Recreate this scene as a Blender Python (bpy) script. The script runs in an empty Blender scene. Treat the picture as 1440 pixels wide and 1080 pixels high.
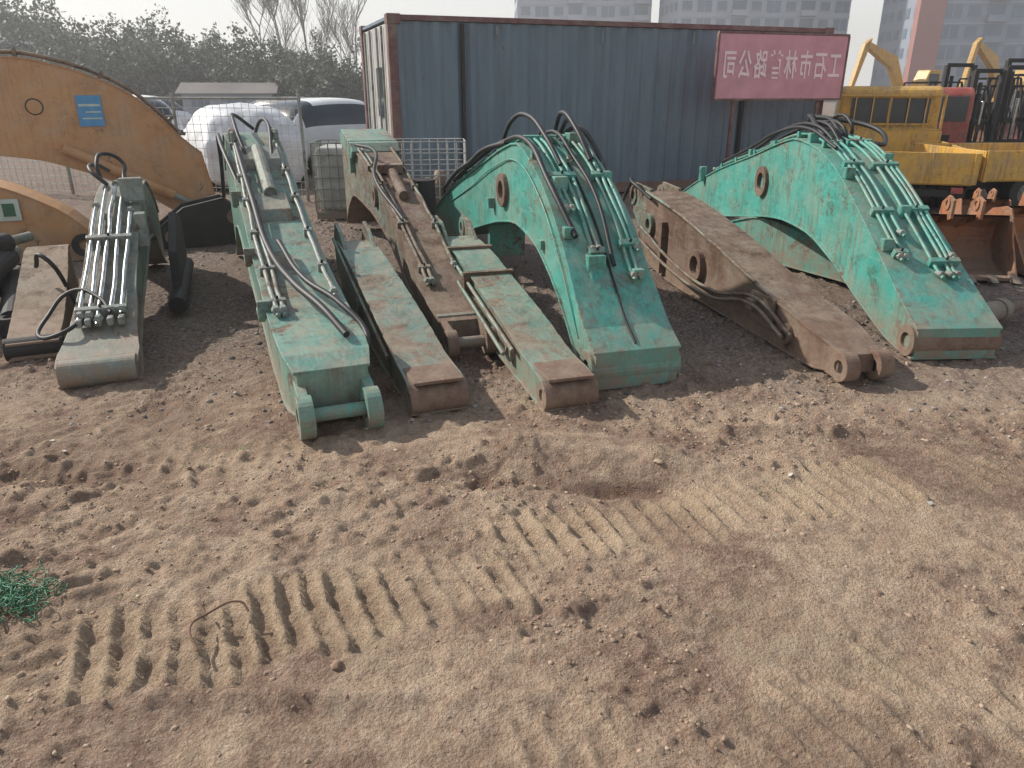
import bpy, bmesh, math, random
import numpy as np
from mathutils import Vector, Matrix, noise as mnoise
random.seed(7); rng=np.random.RandomState(5)
sc=bpy.context.scene
col=sc.collection
R=math.radians
# ---------------------------------------------------------------- materials
def newmat(name):
    m=bpy.data.materials.new(name); m.use_nodes=True
    nt=m.node_tree; b=nt.nodes["Principled BSDF"]
    return m,nt,b
def nd(nt,t,**k):
    n=nt.nodes.new(t)
    for a,v in k.items():
        if a=='inp':
            for i,x in v.items(): n.inputs[i].default_value=x
        else: setattr(n,a,v)
    return n
def rgba(c): return (c[0],c[1],c[2],1)
def noise(nt,vec,scale,detail=5,rough=.6,dist=0):
    n=nd(nt,'ShaderNodeTexNoise',inp={'Scale':scale,'Detail':min(detail,5),'Roughness':rough,'Distortion':dist})
    if vec is not None: nt.links.new(vec,n.inputs['Vector'])
    return n.outputs['Fac']
def ramp(nt,fac,stops):
    r=nd(nt,'ShaderNodeValToRGB')
    els=r.color_ramp.elements
    while len(els)<len(stops): els.new(.5)
    for e,(p,c) in zip(els,stops):
        e.position=p; e.color=c if len(c)==4 else rgba(c)
    nt.links.new(fac,r.inputs['Fac']); return r.outputs['Color']
def g(v): return (v,v,v,1)
def mix(nt,fac,a,b,mode='MIX'):
    m=nd(nt,'ShaderNodeMix',data_type='RGBA',blend_type=mode)
    for s,v in ((m.inputs[0],fac),(m.inputs[6],a),(m.inputs[7],b)):
        if isinstance(v,(tuple,list)): s.default_value=rgba(v)
        elif isinstance(v,(int,float)): s.default_value=v
        else: nt.links.new(v,s)
    return m.outputs[2]
def math_(nt,op,a,b=None,clamp=False):
    m=nd(nt,'ShaderNodeMath',operation=op,use_clamp=clamp)
    for i,v in enumerate((a,b)):
        if v is None: continue
        if isinstance(v,(int,float)): m.inputs[i].default_value=v
        else: nt.links.new(v,m.inputs[i])
    return m.outputs[0]
def bump(nt,b,h,strength=.4,dist=.01):
    n=nd(nt,'ShaderNodeBump',inp={'Strength':strength,'Distance':dist})
    nt.links.new(h,n.inputs['Height']); nt.links.new(n.outputs[0],b.inputs['Normal'])
def plain(name,c,rough=.6,metal=0,var=.15,scale=6,bmp=.15):
    m,nt,b=newmat(name)
    tc=nd(nt,'ShaderNodeTexCoord').outputs['Object']
    f=noise(nt,tc,scale)
    d=tuple(x*(1-var*2) for x in c); l=tuple(min(1,x*(1+var)) for x in c)
    nt.links.new(ramp(nt,f,[(.3,d),(.7,l)]),b.inputs['Base Color'])
    b.inputs['Roughness'].default_value=rough; b.inputs['Metallic'].default_value=metal
    if bmp: bump(nt,b,noise(nt,tc,scale*8,3),bmp,.004)
    return m
def paint(name,c1,c2,rust=.3,dust=.5,rough=.45,rustc=(.09,.042,.022),dustc=(.33,.28,.21),grime=.75,streak=.6):
    """worn machine paint: two paint tones, scratches / rust patches, runs, dust on upward faces"""
    m,nt,b=newmat(name); L=nt.links
    tc=nd(nt,'ShaderNodeTexCoord').outputs['Object']
    base=mix(nt,ramp(nt,noise(nt,tc,2.2,5,.6,.4),[(.38,g(0)),(.62,g(1))]),c1,c2)
    chips=ramp(nt,noise(nt,tc,38,4,.7),[(.63-.06*rust,g(0)),(.67-.06*rust,g(1))])
    clus=ramp(nt,noise(nt,tc,2.6,3,.6),[(.45,g(.15)),(.62,g(1))])
    big=ramp(nt,noise(nt,tc,3.1,5,.75,.6),[(.67-.26*rust,g(0)),(.75-.26*rust,g(1))])
    rf=math_(nt,'MAXIMUM',math_(nt,'MULTIPLY',math_(nt,'MULTIPLY',chips,clus),.5+.5*rust),big,True)
    rc=ramp(nt,noise(nt,tc,14,4,.7),[(.3,tuple(x*.45 for x in rustc)),(.55,rustc),(.8,tuple(x*1.9 for x in rustc))])
    colr=mix(nt,rf,base,rc)
    if streak>0:
        mp=nd(nt,'ShaderNodeMapping'); mp.inputs['Scale'].default_value=(2.0,14,14)
        L.new(tc,mp.inputs['Vector'])
        sc_=ramp(nt,noise(nt,mp.outputs[0],2.5,5,.75),[(.52,g(0)),(.68,g(streak))])
        pale=tuple(min(.6,x*1.1+.12) for x in c1)
        colr=mix(nt,sc_,colr,pale)
    mp2=nd(nt,'ShaderNodeMapping'); mp2.inputs['Scale'].default_value=(16,16,1.3); L.new(tc,mp2.inputs['Vector'])
    run=math_(nt,'MULTIPLY',ramp(nt,noise(nt,mp2.outputs[0],1.6,5,.7),[(.48,g(0)),(.64,g(.8 if streak>0 else .35))]),ramp(nt,noise(nt,tc,1.9,3),[(.40,g(.1)),(.58,g(1))]))
    colr=mix(nt,run,colr,(.12,.09,.06))
    gr=ramp(nt,noise(nt,tc,5.5,5,.78,1.2 if streak>0 else .2),[(.51,g(0)),(.68,g(grime))])
    colr=mix(nt,gr,colr,(.045,.038,.03))
    nz=nd(nt,'ShaderNodeSeparateXYZ'); ge=nd(nt,'ShaderNodeNewGeometry'); L.new(ge.outputs['Normal'],nz.inputs[0])
    up=math_(nt,'MULTIPLY',ramp(nt,nz.outputs[2],[(.35,g(0)),(.95,g(1))]),ramp(nt,noise(nt,tc,7,5,.75),[(.62-.35*dust,g(.05)),(.8-.2*dust,g(1))]))
    up=math_(nt,'MULTIPLY',up,min(1,dust*1.15),True)
    colr=mix(nt,up,colr,dustc)
    # thin film of settled dust everywhere, in clouds
    film=ramp(nt,noise(nt,tc,3.7,5,.7,.3),[(.42,g(.04)),(.70,g(.45))])
    colr=mix(nt,film,colr,dustc)
    sp=nd(nt,'ShaderNodeSeparateXYZ'); L.new(ge.outputs['Position'],sp.inputs[0])
    lo=math_(nt,'MULTIPLY',ramp(nt,sp.outputs[2],[(.02,g(1)),(.34,g(0))]),ramp(nt,noise(nt,tc,9,5,.75),[(.33,g(.15)),(.58,g(1))]))
    colr=mix(nt,lo,colr,(.25,.18,.13))
    L.new(colr,b.inputs['Base Color'])
    rr=math_(nt,'ADD',math_(nt,'MULTIPLY',math_(nt,'MAXIMUM',math_(nt,'MAXIMUM',rf,up),lo),.4),rough,True)
    L.new(rr,b.inputs['Roughness'])
    hh=math_(nt,'ADD',noise(nt,tc,40,4,.7),math_(nt,'MULTIPLY',rf,-.6))
    bump(nt,b,hh,.4,.006)
    return m
M={}
M['teal']=paint('teal_paint',(.035,.29,.235),(.055,.36,.30),.32,.55)
M['tealpale']=paint('pale_teal_paint',(.11,.29,.23),(.07,.24,.20),.52,.6)
M['tealdark']=paint('dark_teal_paint',(.05,.17,.14),(.10,.25,.21),.6,.6)
M['greygreen']=paint('grey_green_paint',(.15,.21,.18),(.10,.15,.13),.5,.6)
M['rust']=paint('rust_surface',(.12,.052,.032),(.085,.04,.026),.7,.45,.75,grime=.5)
M['rustteal']=paint('rusty_teal_paint',(.10,.2,.16),(.12,.07,.045),.8,.55,.6)
M['yellow']=paint('faded_orange_paint',(.47,.23,.085),(.52,.28,.12),.22,.3,.6,dustc=(.42,.34,.25),grime=.3,streak=0)
M['orange']=paint('orange_paint',(.38,.14,.05),(.28,.095,.04),.5,.5,.6)
M['tyellow']=paint('truck_yellow_paint',(.68,.38,.045),(.6,.33,.05),.2,.35,.45,grime=.4)
M['ochre']=paint('ochre_paint',(.20,.12,.06),(.14,.085,.05),.6,.6,.65)
M['steel']=paint('steel_pipe',(.26,.30,.28),(.17,.22,.2),.45,.3,.4)
M['dark']=plain('dark_grease',(.022,.02,.018),.7)
M['rubber']=plain('black_rubber',(.018,.018,.019),.55,0,.2,30)
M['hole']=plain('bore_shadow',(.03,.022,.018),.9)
M['chrome']=plain('chrome_rod',(.42,.44,.43),.3,1,.25,14,.1)
M['white']=plain('white_paint',(.72,.73,.72),.45,0,.06,3)
M['cloth']=plain('silver_car_cover',(.62,.64,.66),.6,.1,.12,3,.8)
M['glass']=plain('window_glass',(.03,.04,.05),.12,0,.2,2,0)
M['red']=paint('red_paint',(.40,.045,.035),(.34,.04,.03),.2,.3)
M['maroon']=paint('maroon_paint',(.11,.03,.035),(.14,.04,.045),.3,.1,.6)
M['blue']=plain('blue_sticker',(.08,.28,.52),.5,0,.1,10)
M['stickerw']=plain('sticker_white',(.50,.56,.5),.5,0,.1,10)
M['stickerg']=plain('sticker_green',(.03,.12,.06),.5,0,.1,10)
# ---------------------------------------------------------------- mesh helpers
def empty(name,loc=(0,0,0),rz=0):
    o=bpy.data.objects.new(name,None); o.location=loc; o.rotation_euler=(0,0,rz); o.empty_display_size=.2
    col.objects.link(o); return o
def obj(name,verts,faces,mats,parent=None,mi=None,smooth=False,bevel=0,sub=0,loc=None,rot=None):
    me=bpy.data.meshes.new(name); me.from_pydata([tuple(v) for v in verts],[],faces); 
    if not isinstance(mats,(list,tuple)): mats=[mats]
    for m in mats: me.materials.append(m)
    if mi: me.polygons.foreach_set('material_index',mi)
    if smooth: me.polygons.foreach_set('use_smooth',[True]*len(me.polygons))
    me.update()
    bm=bmesh.new(); bm.from_mesh(me); bmesh.ops.recalc_face_normals(bm,faces=bm.faces); bm.to_mesh(me); bm.free()
    o=bpy.data.objects.new(name,me); col.objects.link(o)
    if parent: o.parent=parent
    if loc: o.location=loc
    if rot: o.rotation_euler=rot
    if bevel:
        b=o.modifiers.new('bevel','BEVEL'); b.width=bevel; b.segments=2; b.limit_method='ANGLE'; b.angle_limit=R(40)
    if sub:
        s=o.modifiers.new('sub','SUBSURF'); s.levels=sub; s.render_levels=sub
    return o
BF=[(0,1,2,3),(7,6,5,4),(0,4,5,1),(1,5,6,2),(2,6,7,3),(3,7,4,0)]
class MB:
    """mesh builder collecting many pieces into one object"""
    def __init__(s): s.v=[]; s.f=[]; s.m=[]
    def box(s,x0,x1,y0,y1,z0,z1,m=0,T=None):
        n=len(s.v); p=[(x0,y0,z0),(x1,y0,z0),(x1,y1,z0),(x0,y1,z0),(x0,y0,z1),(x1,y0,z1),(x1,y1,z1),(x0,y1,z1)]
        if T: p=[tuple(T@Vector(q)) for q in p]
        s.v+=p; s.f+=[tuple(n+i for i in q) for q in BF]; s.m+=[m]*6
    def tube(s,a,b,r,seg=12,m=0,r2=None,cap=True):
        a=Vector(a);b=Vector(b);d=(b-a).normalized(); r2=r if r2 is None else r2
        t=Vector((0,0,1)) if abs(d.z)<.9 else Vector((1,0,0)); u=d.cross(t).normalized(); w=d.cross(u)
        n=len(s.v)
        for i in range(seg):
            q=2*math.pi*i/seg; e=u*math.cos(q)+w*math.sin(q); s.v.append(tuple(a+e*r)); s.v.append(tuple(b+e*r2))
        for i in range(seg):
            j=(i+1)%seg; s.f.append((n+2*i,n+2*j,n+2*j+1,n+2*i+1)); s.m.append(m)
        if cap:
            s.f.append(tuple(n+2*i for i in range(seg))); s.f.append(tuple(n+2*i+1 for i in range(seg))[::-1]); s.m+=[m,m]
    def ring(s,a,b,Ro,Ri,seg=28,m=0,mh=None):
        a=Vector(a);b=Vector(b);d=(b-a).normalized()
        t=Vector((0,0,1)) if abs(d.z)<.9 else Vector((1,0,0)); u=d.cross(t).normalized(); w=d.cross(u)
        n=len(s.v)
        for i in range(seg):
            q=2*math.pi*i/seg; e=u*math.cos(q)+w*math.sin(q)
            for p,r in ((a,Ro),(b,Ro),(b,Ri),(a,Ri)): s.v.append(tuple(p+e*r))
        for i in range(seg):
            j=(i+1)%seg
            for k in range(4):
                l=(k+1)%4; s.f.append((n+4*i+k,n+4*j+k,n+4*j+l,n+4*i+l)); s.m.append(m)
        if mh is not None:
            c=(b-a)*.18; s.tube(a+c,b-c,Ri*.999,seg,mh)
    def prism(s,pts,y0,y1,m=0,ax='y'):
        n=len(s.v);k=len(pts)
        for y in (y0,y1):
            for p in pts:
                s.v.append((p[0],y,p[1]) if ax=='y' else ((y,p[0],p[1]) if ax=='x' else (p[0],p[1],y)))
        s.f.append(tuple(range(n,n+k))); s.f.append(tuple(range(n+2*k-1,n+k-1,-1))); s.m+=[m,m]
        for i in range(k):
            j=(i+1)%k; s.f.append((n+i,n+j,n+k+j,n+k+i)); s.m.append(m)
    def make(s,name,mats,parent=None,**k): return obj(name,s.v,s.f,mats,parent,s.m,**k)
def curve(name,pts,r,mat,parent=None,smooth=True,br=2):
    cu=bpy.data.curves.new(name,'CURVE'); cu.dimensions='3D'; cu.bevel_depth=r; cu.bevel_resolution=br; cu.resolution_u=8
    lines=pts if isinstance(pts[0][0],(tuple,list,Vector)) else [pts]
    for ln in lines:
        if smooth:
            sp=cu.splines.new('BEZIER'); sp.bezier_points.add(len(ln)-1)
            for b,p in zip(sp.bezier_points,ln): b.co=p; b.handle_left_type=b.handle_right_type='AUTO'
        else:
            sp=cu.splines.new('POLY'); sp.points.add(len(ln)-1)
            for b,p in zip(sp.points,ln): b.co=(*p,1)
    cu.materials.append(mat); cu.use_fill_caps=True
    o=bpy.data.objects.new(name,cu); col.objects.link(o)
    if parent: o.parent=parent
    return o
def herm(xs,ys,x):
    xs=np.array(xs,float);ys=np.array(ys,float);d=np.gradient(ys,xs)
    sec=np.diff(ys)/np.diff(xs)
    for i in range(1,len(xs)-1):
        if sec[i-1]*sec[i]<=0: d[i]=0
        else: d[i]=2/(1/sec[i-1]+1/sec[i])
    x=np.asarray(x,float);k=np.clip(np.searchsorted(xs,x)-1,0,len(xs)-2);hh=xs[k+1]-xs[k];t=(x-xs[k])/hh
    return (2*t**3-3*t**2+1)*ys[k]+(t**3-2*t**2+t)*hh*d[k]+(-2*t**3+3*t**2)*ys[k+1]+(t**3-t**2)*hh*d[k+1]
class Beam:
    def __init__(s,name,p0,p1,prof,w,mat,flange=.014,n=34,z=0,matf=None,side_in=.0):
        s.L=math.hypot(p1[0]-p0[0],p1[1]-p0[1])
        s.e=empty(name,(p0[0],p0[1],z),math.atan2(p1[1]-p0[1],p1[0]-p0[0]))
        S=[p[0] for p in prof]; s.S=S; s.zbp=[p[1] for p in prof]; s.ztp=[p[2] for p in prof]
        s.wp=[(p[3] if len(p)>3 else w) for p in prof]
        xs=np.linspace(S[0],S[-1],n); V=[];F=[]
        zb=s.zb(xs);zt=s.zt(xs);ww=s.w(xs)
        for x,a,b,c in zip(xs,zb,zt,ww):
            c=c/2; V+=[(x,-c,a+.012),(x,c,a+.012),(x,c,b-.012),(x,-c,b-.012)]
        for i in range(n-1):
            for k in range(4):
                l=(k+1)%4; F.append((4*i+k,4*i+l,4*i+4+l,4*i+4+k))
        F+=[(0,1,2,3),(4*n-1,4*n-2,4*n-3,4*n-4)]
        obj('box_girder',V,F,mat,s.e,bevel=.004)
        for nm,zz,sg in (('top_flange',zt,-1),('bottom_flange',zb,1)):
            V=[];F=[]
            for x,a,c in zip(xs,zz,ww):
                c=c/2+flange+random.uniform(-.002,.002); q=sg*.014
                V+=[(x,-c,a),(x,c,a),(x,c,a+q),(x,-c,a+q)]
            for i in range(n-1):
                for k in range(4):
                    l=(k+1)%4; F.append((4*i+k,4*i+l,4*i+4+l,4*i+4+k))
            F+=[(0,1,2,3),(4*n-1,4*n-2,4*n-3,4*n-4)]
            obj(nm,V,F,matf or mat,s.e,bevel=.003)
    def zt(s,x): return herm(s.S,s.ztp,x)
    def zb(s,x): return herm(s.S,s.zbp,x)
    def w(s,x): return np.interp(x,s.S,s.wp)
    def boss(s,x,z,Ro,Ri,mat,extra=.03,name='pin_boss'):
        b=MB(); w=float(s.w(x))/2+extra
        b.ring((x,-w,z),(x,w,z),Ro,Ri,28,0,1); b.make(name,[mat,M['hole']],s.e,bevel=.003)
    def pipes(s,specs,mat,r=.013,off=.03,clampmat=None,every=.75):
        lines=[];s0=9;s1=-9
        for lat,a,b,*k in specs:
            xs=np.linspace(a,b,max(6,int((b-a)/.22)))
            lat2=k[0] if k else lat
            ln=[(x,lat+(lat2-lat)*(x-a)/(b-a)+random.uniform(-.005,.005),float(s.zt(min(max(x,s.S[0]),s.S[-1])))+off+random.uniform(-.003,.004)) for x in xs]
            ln=[(ln[0][0]-.05,ln[0][1],ln[0][2]-.02)]+ln+[(ln[-1][0]+.05,ln[-1][1],ln[-1][2]+.01)]
            lines.append(ln); s0=min(s0,a);s1=max(s1,b)
        curve('hydraulic_pipes',lines,r,mat,s.e)
        mb=MB(); x=s0+.15
        while x<s1-.05:
            lats=[(lat+((k[0] if k else lat)-lat)*(x-a)/(b-a)) for lat,a,b,*k in specs if a<=x<=b]
            if lats:
                z=float(s.zt(x)); dz=float(s.zt(x+.02))-z; ang=-math.atan2(dz,.02)
                T=Matrix.Translation((x,0,z))@Matrix.Rotation(ang,4,'Y')
                lats=sorted(lats); grp=[[lats[0]]]
                for q in lats[1:]:
                    if q-grp[-1][-1]>.075: grp.append([q])
                    else: grp[-1].append(q)
                for gq in grp:
                    xo=random.uniform(-.05,.05)
                    mb.box(-.02+xo,.02+xo,min(gq)-.028,max(gq)+.028,0.001,off+r+.006,0,T)
                    mb.tube(T@Vector((xo,sum(gq)/len(gq),off+r)),T@Vector((xo,sum(gq)/len(gq),off+r+.026)),.009,6,1)
            x+=every*random.uniform(.8,1.2)
        if mb.v: mb.make('pipe_clamps',[clampmat or mat,M['dark']],s.e,bevel=.003)
        mb=MB()
        for lat,a,b,*k in specs:
            for x,la in ((a,lat),(b,k[0] if k else lat)):
                z=float(s.zt(min(max(x,s.S[0]),s.S[-1])))+off
                mb.tube((x-.03,la,z),(x+.03,la,z),r*1.75,6)
        mb.make('pipe_fittings',[M['steel']],s.e)
    def hose(s,pts,r=.016,name='hydraulic_hose',mat=None): curve(name,pts,r,mat or M['rubber'],s.e)
    def fork(s,x0,length,z,Ro,Ri,gap,th,mat,zatt,name='clevis_fork'):
        mb=MB()
        for sg in (-1,1):
            y0=sg*gap/2; y1=sg*(gap/2+th); lo,hi=min(y0,y1),max(y0,y1)
            xe=x0-length; pts=[(x0+.25,zatt[0]),(xe+.02,z-Ro*.97),(xe+.02,z+Ro*.97),(x0+.25,zatt[1])]
            mb.prism(pts,lo,hi)
            mb.ring((xe,lo-.012,z),(xe,hi+.012,z),Ro,Ri,28,0,1)
        mb.make(name,[mat,M['hole']],s.e,bevel=.003)
# ================================================================ GROUND
def lattice(seed): return np.random.RandomState(seed).rand(256,256)
LAT={}
def vn(X,Y,scale,seed):
    if seed not in LAT: LAT[seed]=lattice(seed)
    A=LAT[seed]; ca,sa=math.cos(seed*1.7),math.sin(seed*1.7)
    x=(X*ca-Y*sa)/scale+37.3*seed; y=(X*sa+Y*ca)/scale+11.7*seed
    xi=np.floor(x).astype(int); yi=np.floor(y).astype(int); fx=x-xi; fy=y-yi
    fx=fx*fx*(3-2*fx); fy=fy*fy*(3-2*fy)
    a=A[xi%256,yi%256];b=A[(xi+1)%256,yi%256];c=A[xi%256,(yi+1)%256];d=A[(xi+1)%256,(yi+1)%256]
    return (a*(1-fx)+b*fx)*(1-fy)+(c*(1-fx)+d*fx)*fy
def sm(a,b,x):
    t=np.clip((x-a)/(b-a),0,1); return t*t*(3-2*t)
def band(X,Y,p0,p1,half,pitch,seed):
    L=math.hypot(p1[0]-p0[0],p1[1]-p0[1]); ux,uy=(p1[0]-p0[0])/L,(p1[1]-p0[1])/L
    P=(X-p0[0])*ux+(Y-p0[1])*uy; Q=-(X-p0[0])*uy+(Y-p0[1])*ux
    P2=P+.035*(vn(X,Y,.3,seed)-.5)+.014*(vn(X,Y,.06,seed+3)-.5)+.08*Q
    m=sm(0,.12,P)*sm(0,.12,L-P)*sm(0,.035,half+.07*(vn(X,Y,.1,seed+1)-.5)*2-np.abs(Q))
    c=np.cos(2*math.pi*P2/pitch)
    bar=np.clip(c,0,1)**1.0*1.6-.5
    return bar,m
def height(X,Y):
    near=sm(9,5,Y)*1.0+.25
    h=.042*(vn(X,Y,1.3,1)-.5)+.030*(vn(X,Y,.5,2)-.5)+.018*(vn(X,Y,.2,3)-.5)
    h=h*near
    rough=.35+.75*vn(X,Y,.7,4)
    a1=vn(X,Y,.09,5); a2=vn(X,Y,.05,6); a3=vn(X,Y,.028,7)
    f=(.018*(np.abs(a1-.5)*2-.5)+.016*(a2-.5)+.013*(a3-.5))*rough
    cl=(np.clip(vn(X,Y,.06,8)-.66,0,1)*.08+np.clip(vn(X,Y,.035,12)-.66,0,1)*.06)*sm(.3,.65,vn(X,Y,.6,9))
    tm=np.zeros_like(X); bars=np.zeros_like(X)
    for (p0,p1,hf,pi,sd,am,lo) in (((-1.38,1.74),(.10,2.20),.22,.084,20,.020,.5),((-.12,2.32),(1.75,2.88),.185,.084,24,.018,.4),
                             ((1.2,1.5),(2.6,1.95),.22,.09,28,.009,.1),((-2.4,2.95),(-.8,3.15),.16,.09,30,.006,.1),((.3,1.3),(1.25,1.72),.2,.09,33,.009,.1),((1.8,2.9),(3.6,3.6),.2,.09,36,.011,.2),((-.9,1.25),(.4,1.5),.15,.085,38,.007,.1)):
        b,m=band(X,Y,p0,p1,hf,pi,sd); m=m*(lo+(1-lo)*sm(.2,.55,vn(X,Y,.28,sd+2)))
        bars+=am*b*m*(.5+1.0*vn(X,Y,.05,sd+5)); tm=np.maximum(tm,m*min(1,am/.018))
    rr=np.hypot(X+1.75,Y-2.75); an=np.arctan2(Y-2.75,X+1.75)
    m=sm(.62,.7,rr)*sm(1.28,1.15,rr)*sm(-2.6,-2.3,an)*sm(-.85,-1.1,an)*(1-np.clip(tm*2,0,1))
    bars+=.012*np.clip(np.cos(rr*2*math.pi/.095+2*vn(X,Y,.4,41))*1.3,-1,1)*m*(.4+.6*vn(X,Y,.25,40)); tm=np.maximum(tm,m*.45)
    def mound(cx,cy,rx,ry,a,seed):
        d=((X-cx)/rx)**2+((Y-cy)/ry)**2
        return a*np.exp(-d*1.6)*(.1+1.2*vn(X,Y,.16,seed)+.6*vn(X,Y,.06,seed+20))
    h2=mound(.05,3.1,.55,.14,.07,50)+mound(.6,3.0,.35,.12,.06,51)+mound(-.05,2.85,.3,.1,-.05,52)+mound(.45,2.8,.35,.08,-.05,53)
    h2+=mound(-2.0,2.95,.5,.09,-.06,54)+mound(-2.2,2.75,.4,.1,.04,55)+mound(-1.9,2.3,.5,.1,.04,58)+mound(1.3,3.3,.5,.1,.04,56)
    h2+=mound(-.6,1.60,.8,.05,.03,59)+mound(.2,2.02,.3,.05,.025,60)+mound(1.5,2.2,.5,.15,.03,61)+mound(-.7,2.7,.6,.12,.03,62)+mound(.9,1.6,.4,.15,.03,63)
    fl=1-.5*np.clip(tm,0,1)
    return (h*.8+f*fl+cl*fl+bars+h2)*1.0-.014, tm
def seg(a,b,st): return list(np.arange(a,b,st))
xs=[-700,-400,-200,-100,-60,-35,-22,-15,-11]+seg(-9,-3,.05)+seg(-3,3,.0125)+seg(3,9,.05)+[9,11,15,22,35,60,100,200,400,700]
ys=[-60,-20,-6,-2,0,.6]+seg(.9,3.4,.0105)+seg(3.4,6,.02)+seg(6,16,.08)+[16,18,22,30,45,70,110,180,300,600,1000]
xs=np.array(xs);ys=np.array(ys)
X,Y=np.meshgrid(xs,ys); Z,TM=height(X,Y)
fade=sm(10,8,np.abs(X))*sm(17,14,Y)*sm(0,.9,Y); Z=Z*fade
nx,ny=len(xs),len(ys)
me=bpy.data.meshes.new('ground')
me.vertices.add(nx*ny); me.vertices.foreach_set('co',np.stack([X,Y,Z],-1).reshape(-1))
i=np.arange(ny-1)[:,None]*nx+np.arange(nx-1)[None,:]
fc=np.stack([i,i+1,i+1+nx,i+nx],-1).reshape(-1,4)
me.loops.add(fc.size); me.loops.foreach_set('vertex_index',fc.reshape(-1).astype(np.int32))
me.polygons.add(len(fc)); me.polygons.foreach_set('loop_start',np.arange(len(fc),dtype=np.int32)*4)
me.polygons.foreach_set('use_smooth',np.ones(len(fc),bool))
me.update(calc_edges=True)
at=me.attributes.new('track','FLOAT','POINT'); at.data.foreach_set('value',(TM*fade).reshape(-1).astype(np.float32))
at=me.attributes.new('hgt','FLOAT','POINT'); at.data.foreach_set('value',Z.reshape(-1).astype(np.float32))
ground=bpy.data.objects.new('dirt_ground',me); col.objects.link(ground)
def ground_mat():
    m,nt,b=newmat('dirt'); L=nt.links
    tc=nd(nt,'ShaderNodeTexCoord').outputs['Object']
    pos=nd(nt,'ShaderNodeSeparateXYZ'); L.new(tc,pos.inputs[0])
    big=noise(nt,tc,1.2,5,.7,.5); mid=noise(nt,tc,6,5,.72,.3); fine=noise(nt,tc,42,5,.8); vf=noise(nt,tc,170,3,.7)
    sand=ramp(nt,mid,[(.25,(.33,.22,.155)),(.5,(.49,.36,.255)),(.75,(.64,.50,.36))])
    brown=ramp(nt,mid,[(.3,(.18,.11,.083)),(.7,(.38,.26,.19))])
    c=mix(nt,ramp(nt,big,[(.40,g(1)),(.54,g(0))]),sand,brown)
    grav=ramp(nt,fine,[(.3,(.10,.08,.07)),(.55,(.23,.19,.165)),(.8,(.45,.40,.35))])
    yy=math_(nt,'ADD',pos.outputs[1],math_(nt,'MULTIPLY',math_(nt,'SUBTRACT',big,.5),3.2))
    gf=ramp(nt,math_(nt,'DIVIDE',yy,10),[(.36,g(0)),(.47,g(.85))])
    c=mix(nt,gf,c,grav)
    c=mix(nt,math_(nt,'MULTIPLY',ramp(nt,fine,[(.48,g(0)),(.68,g(1))]),.5),c,(.60,.49,.37))
    c=mix(nt,math_(nt,'MULTIPLY',ramp(nt,fine,[(.34,g(1)),(.47,g(0))]),.55),c,(.17,.11,.08))
    c=mix(nt,ramp(nt,vf,[(.28,g(.55)),(.48,g(0))]),c,(.12,.08,.06))
    a=nd(nt,'ShaderNodeAttribute',attribute_name='track')
    h=nd(nt,'ShaderNodeAttribute',attribute_name='hgt')
    c=mix(nt,math_(nt,'MULTIPLY',a.outputs['Fac'],.35),c,(.60,.47,.31))
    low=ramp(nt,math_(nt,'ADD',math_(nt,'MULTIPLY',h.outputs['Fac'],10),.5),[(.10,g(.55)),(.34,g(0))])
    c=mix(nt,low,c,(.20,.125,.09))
    gp=math_(nt,'MULTIPLY',ramp(nt,noise(nt,tc,1.7,4,.5,1),[(.60,g(0)),(.70,g(.35))]),ramp(nt,fine,[(.4,g(0)),(.6,g(1))]))
    c=mix(nt,gp,c,(.18,.17,.10))
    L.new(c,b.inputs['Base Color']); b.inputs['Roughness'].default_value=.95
    b.inputs['Specular IOR Level'].default_value=.15
    vor=nd(nt,'ShaderNodeTexVoronoi',inp={'Scale':85,'Randomness':1}); L.new(tc,vor.inputs['Vector'])
    hh=math_(nt,'ADD',math_(nt,'MULTIPLY',fine,1.3),math_(nt,'MULTIPLY',vf,.5))
    hh=math_(nt,'SUBTRACT',hh,math_(nt,'MULTIPLY',vor.outputs['Distance'],.4))
    bump(nt,b,hh,.9,.024)
    return m
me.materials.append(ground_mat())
def ico(sub):
    bm=bmesh.new(); bmesh.ops.create_icosphere(bm,subdivisions=sub,radius=1)
    v=np.array([x.co[:] for x in bm.verts]); f=np.array([[y.index for y in x.verts] for x in bm.faces]); bm.free(); return v,f
def scatter(name,n,xr,yr,smin,smax,mat,seed,sub=1,pw=3.0,mask=None,bury=.1):
    r=np.random.RandomState(seed); bv,bf=ico(sub)
    px=r.uniform(*xr,n);py=r.uniform(*yr,n)
    if mask is not None:
        keep=mask(px,py)>r.rand(n); px=px[keep];py=py[keep]
    n=len(px); z,_=height(px,py)
    sz=smin+(smax-smin)*r.rand(n)**pw
    s=sz[:,None]*np.stack([r.uniform(.6,1.4,n),r.uniform(.6,1.4,n),r.uniform(.45,.95,n)],-1)
    v=bv[None]*(1+r.uniform(-.34,.34,(n,len(bv),1)))*s[:,None,:]
    a=r.uniform(0,6.28,n);c_,s_=np.cos(a)[:,None],np.sin(a)[:,None]
    v=np.stack([v[...,0]*c_-v[...,1]*s_+px[:,None],v[...,0]*s_+v[...,1]*c_+py[:,None],v[...,2]+(z+s[:,2]*bury)[:,None]],-1)
    F=(bf[None]+(np.arange(n)*len(bv))[:,None,None]).reshape(-1,3)
    me=bpy.data.meshes.new(name); me.vertices.add(n*len(bv)); me.vertices.foreach_set('co',v.reshape(-1))
    me.loops.add(F.size); me.loops.foreach_set('vertex_index',F.reshape(-1).astype(np.int32))
    me.polygons.add(len(F)); me.polygons.foreach_set('loop_start',np.arange(len(F),dtype=np.int32)*3)
    me.update(calc_edges=True); me.materials.append(mat)
    o=bpy.data.objects.new(name,me); col.objects.link(o); return o
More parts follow.
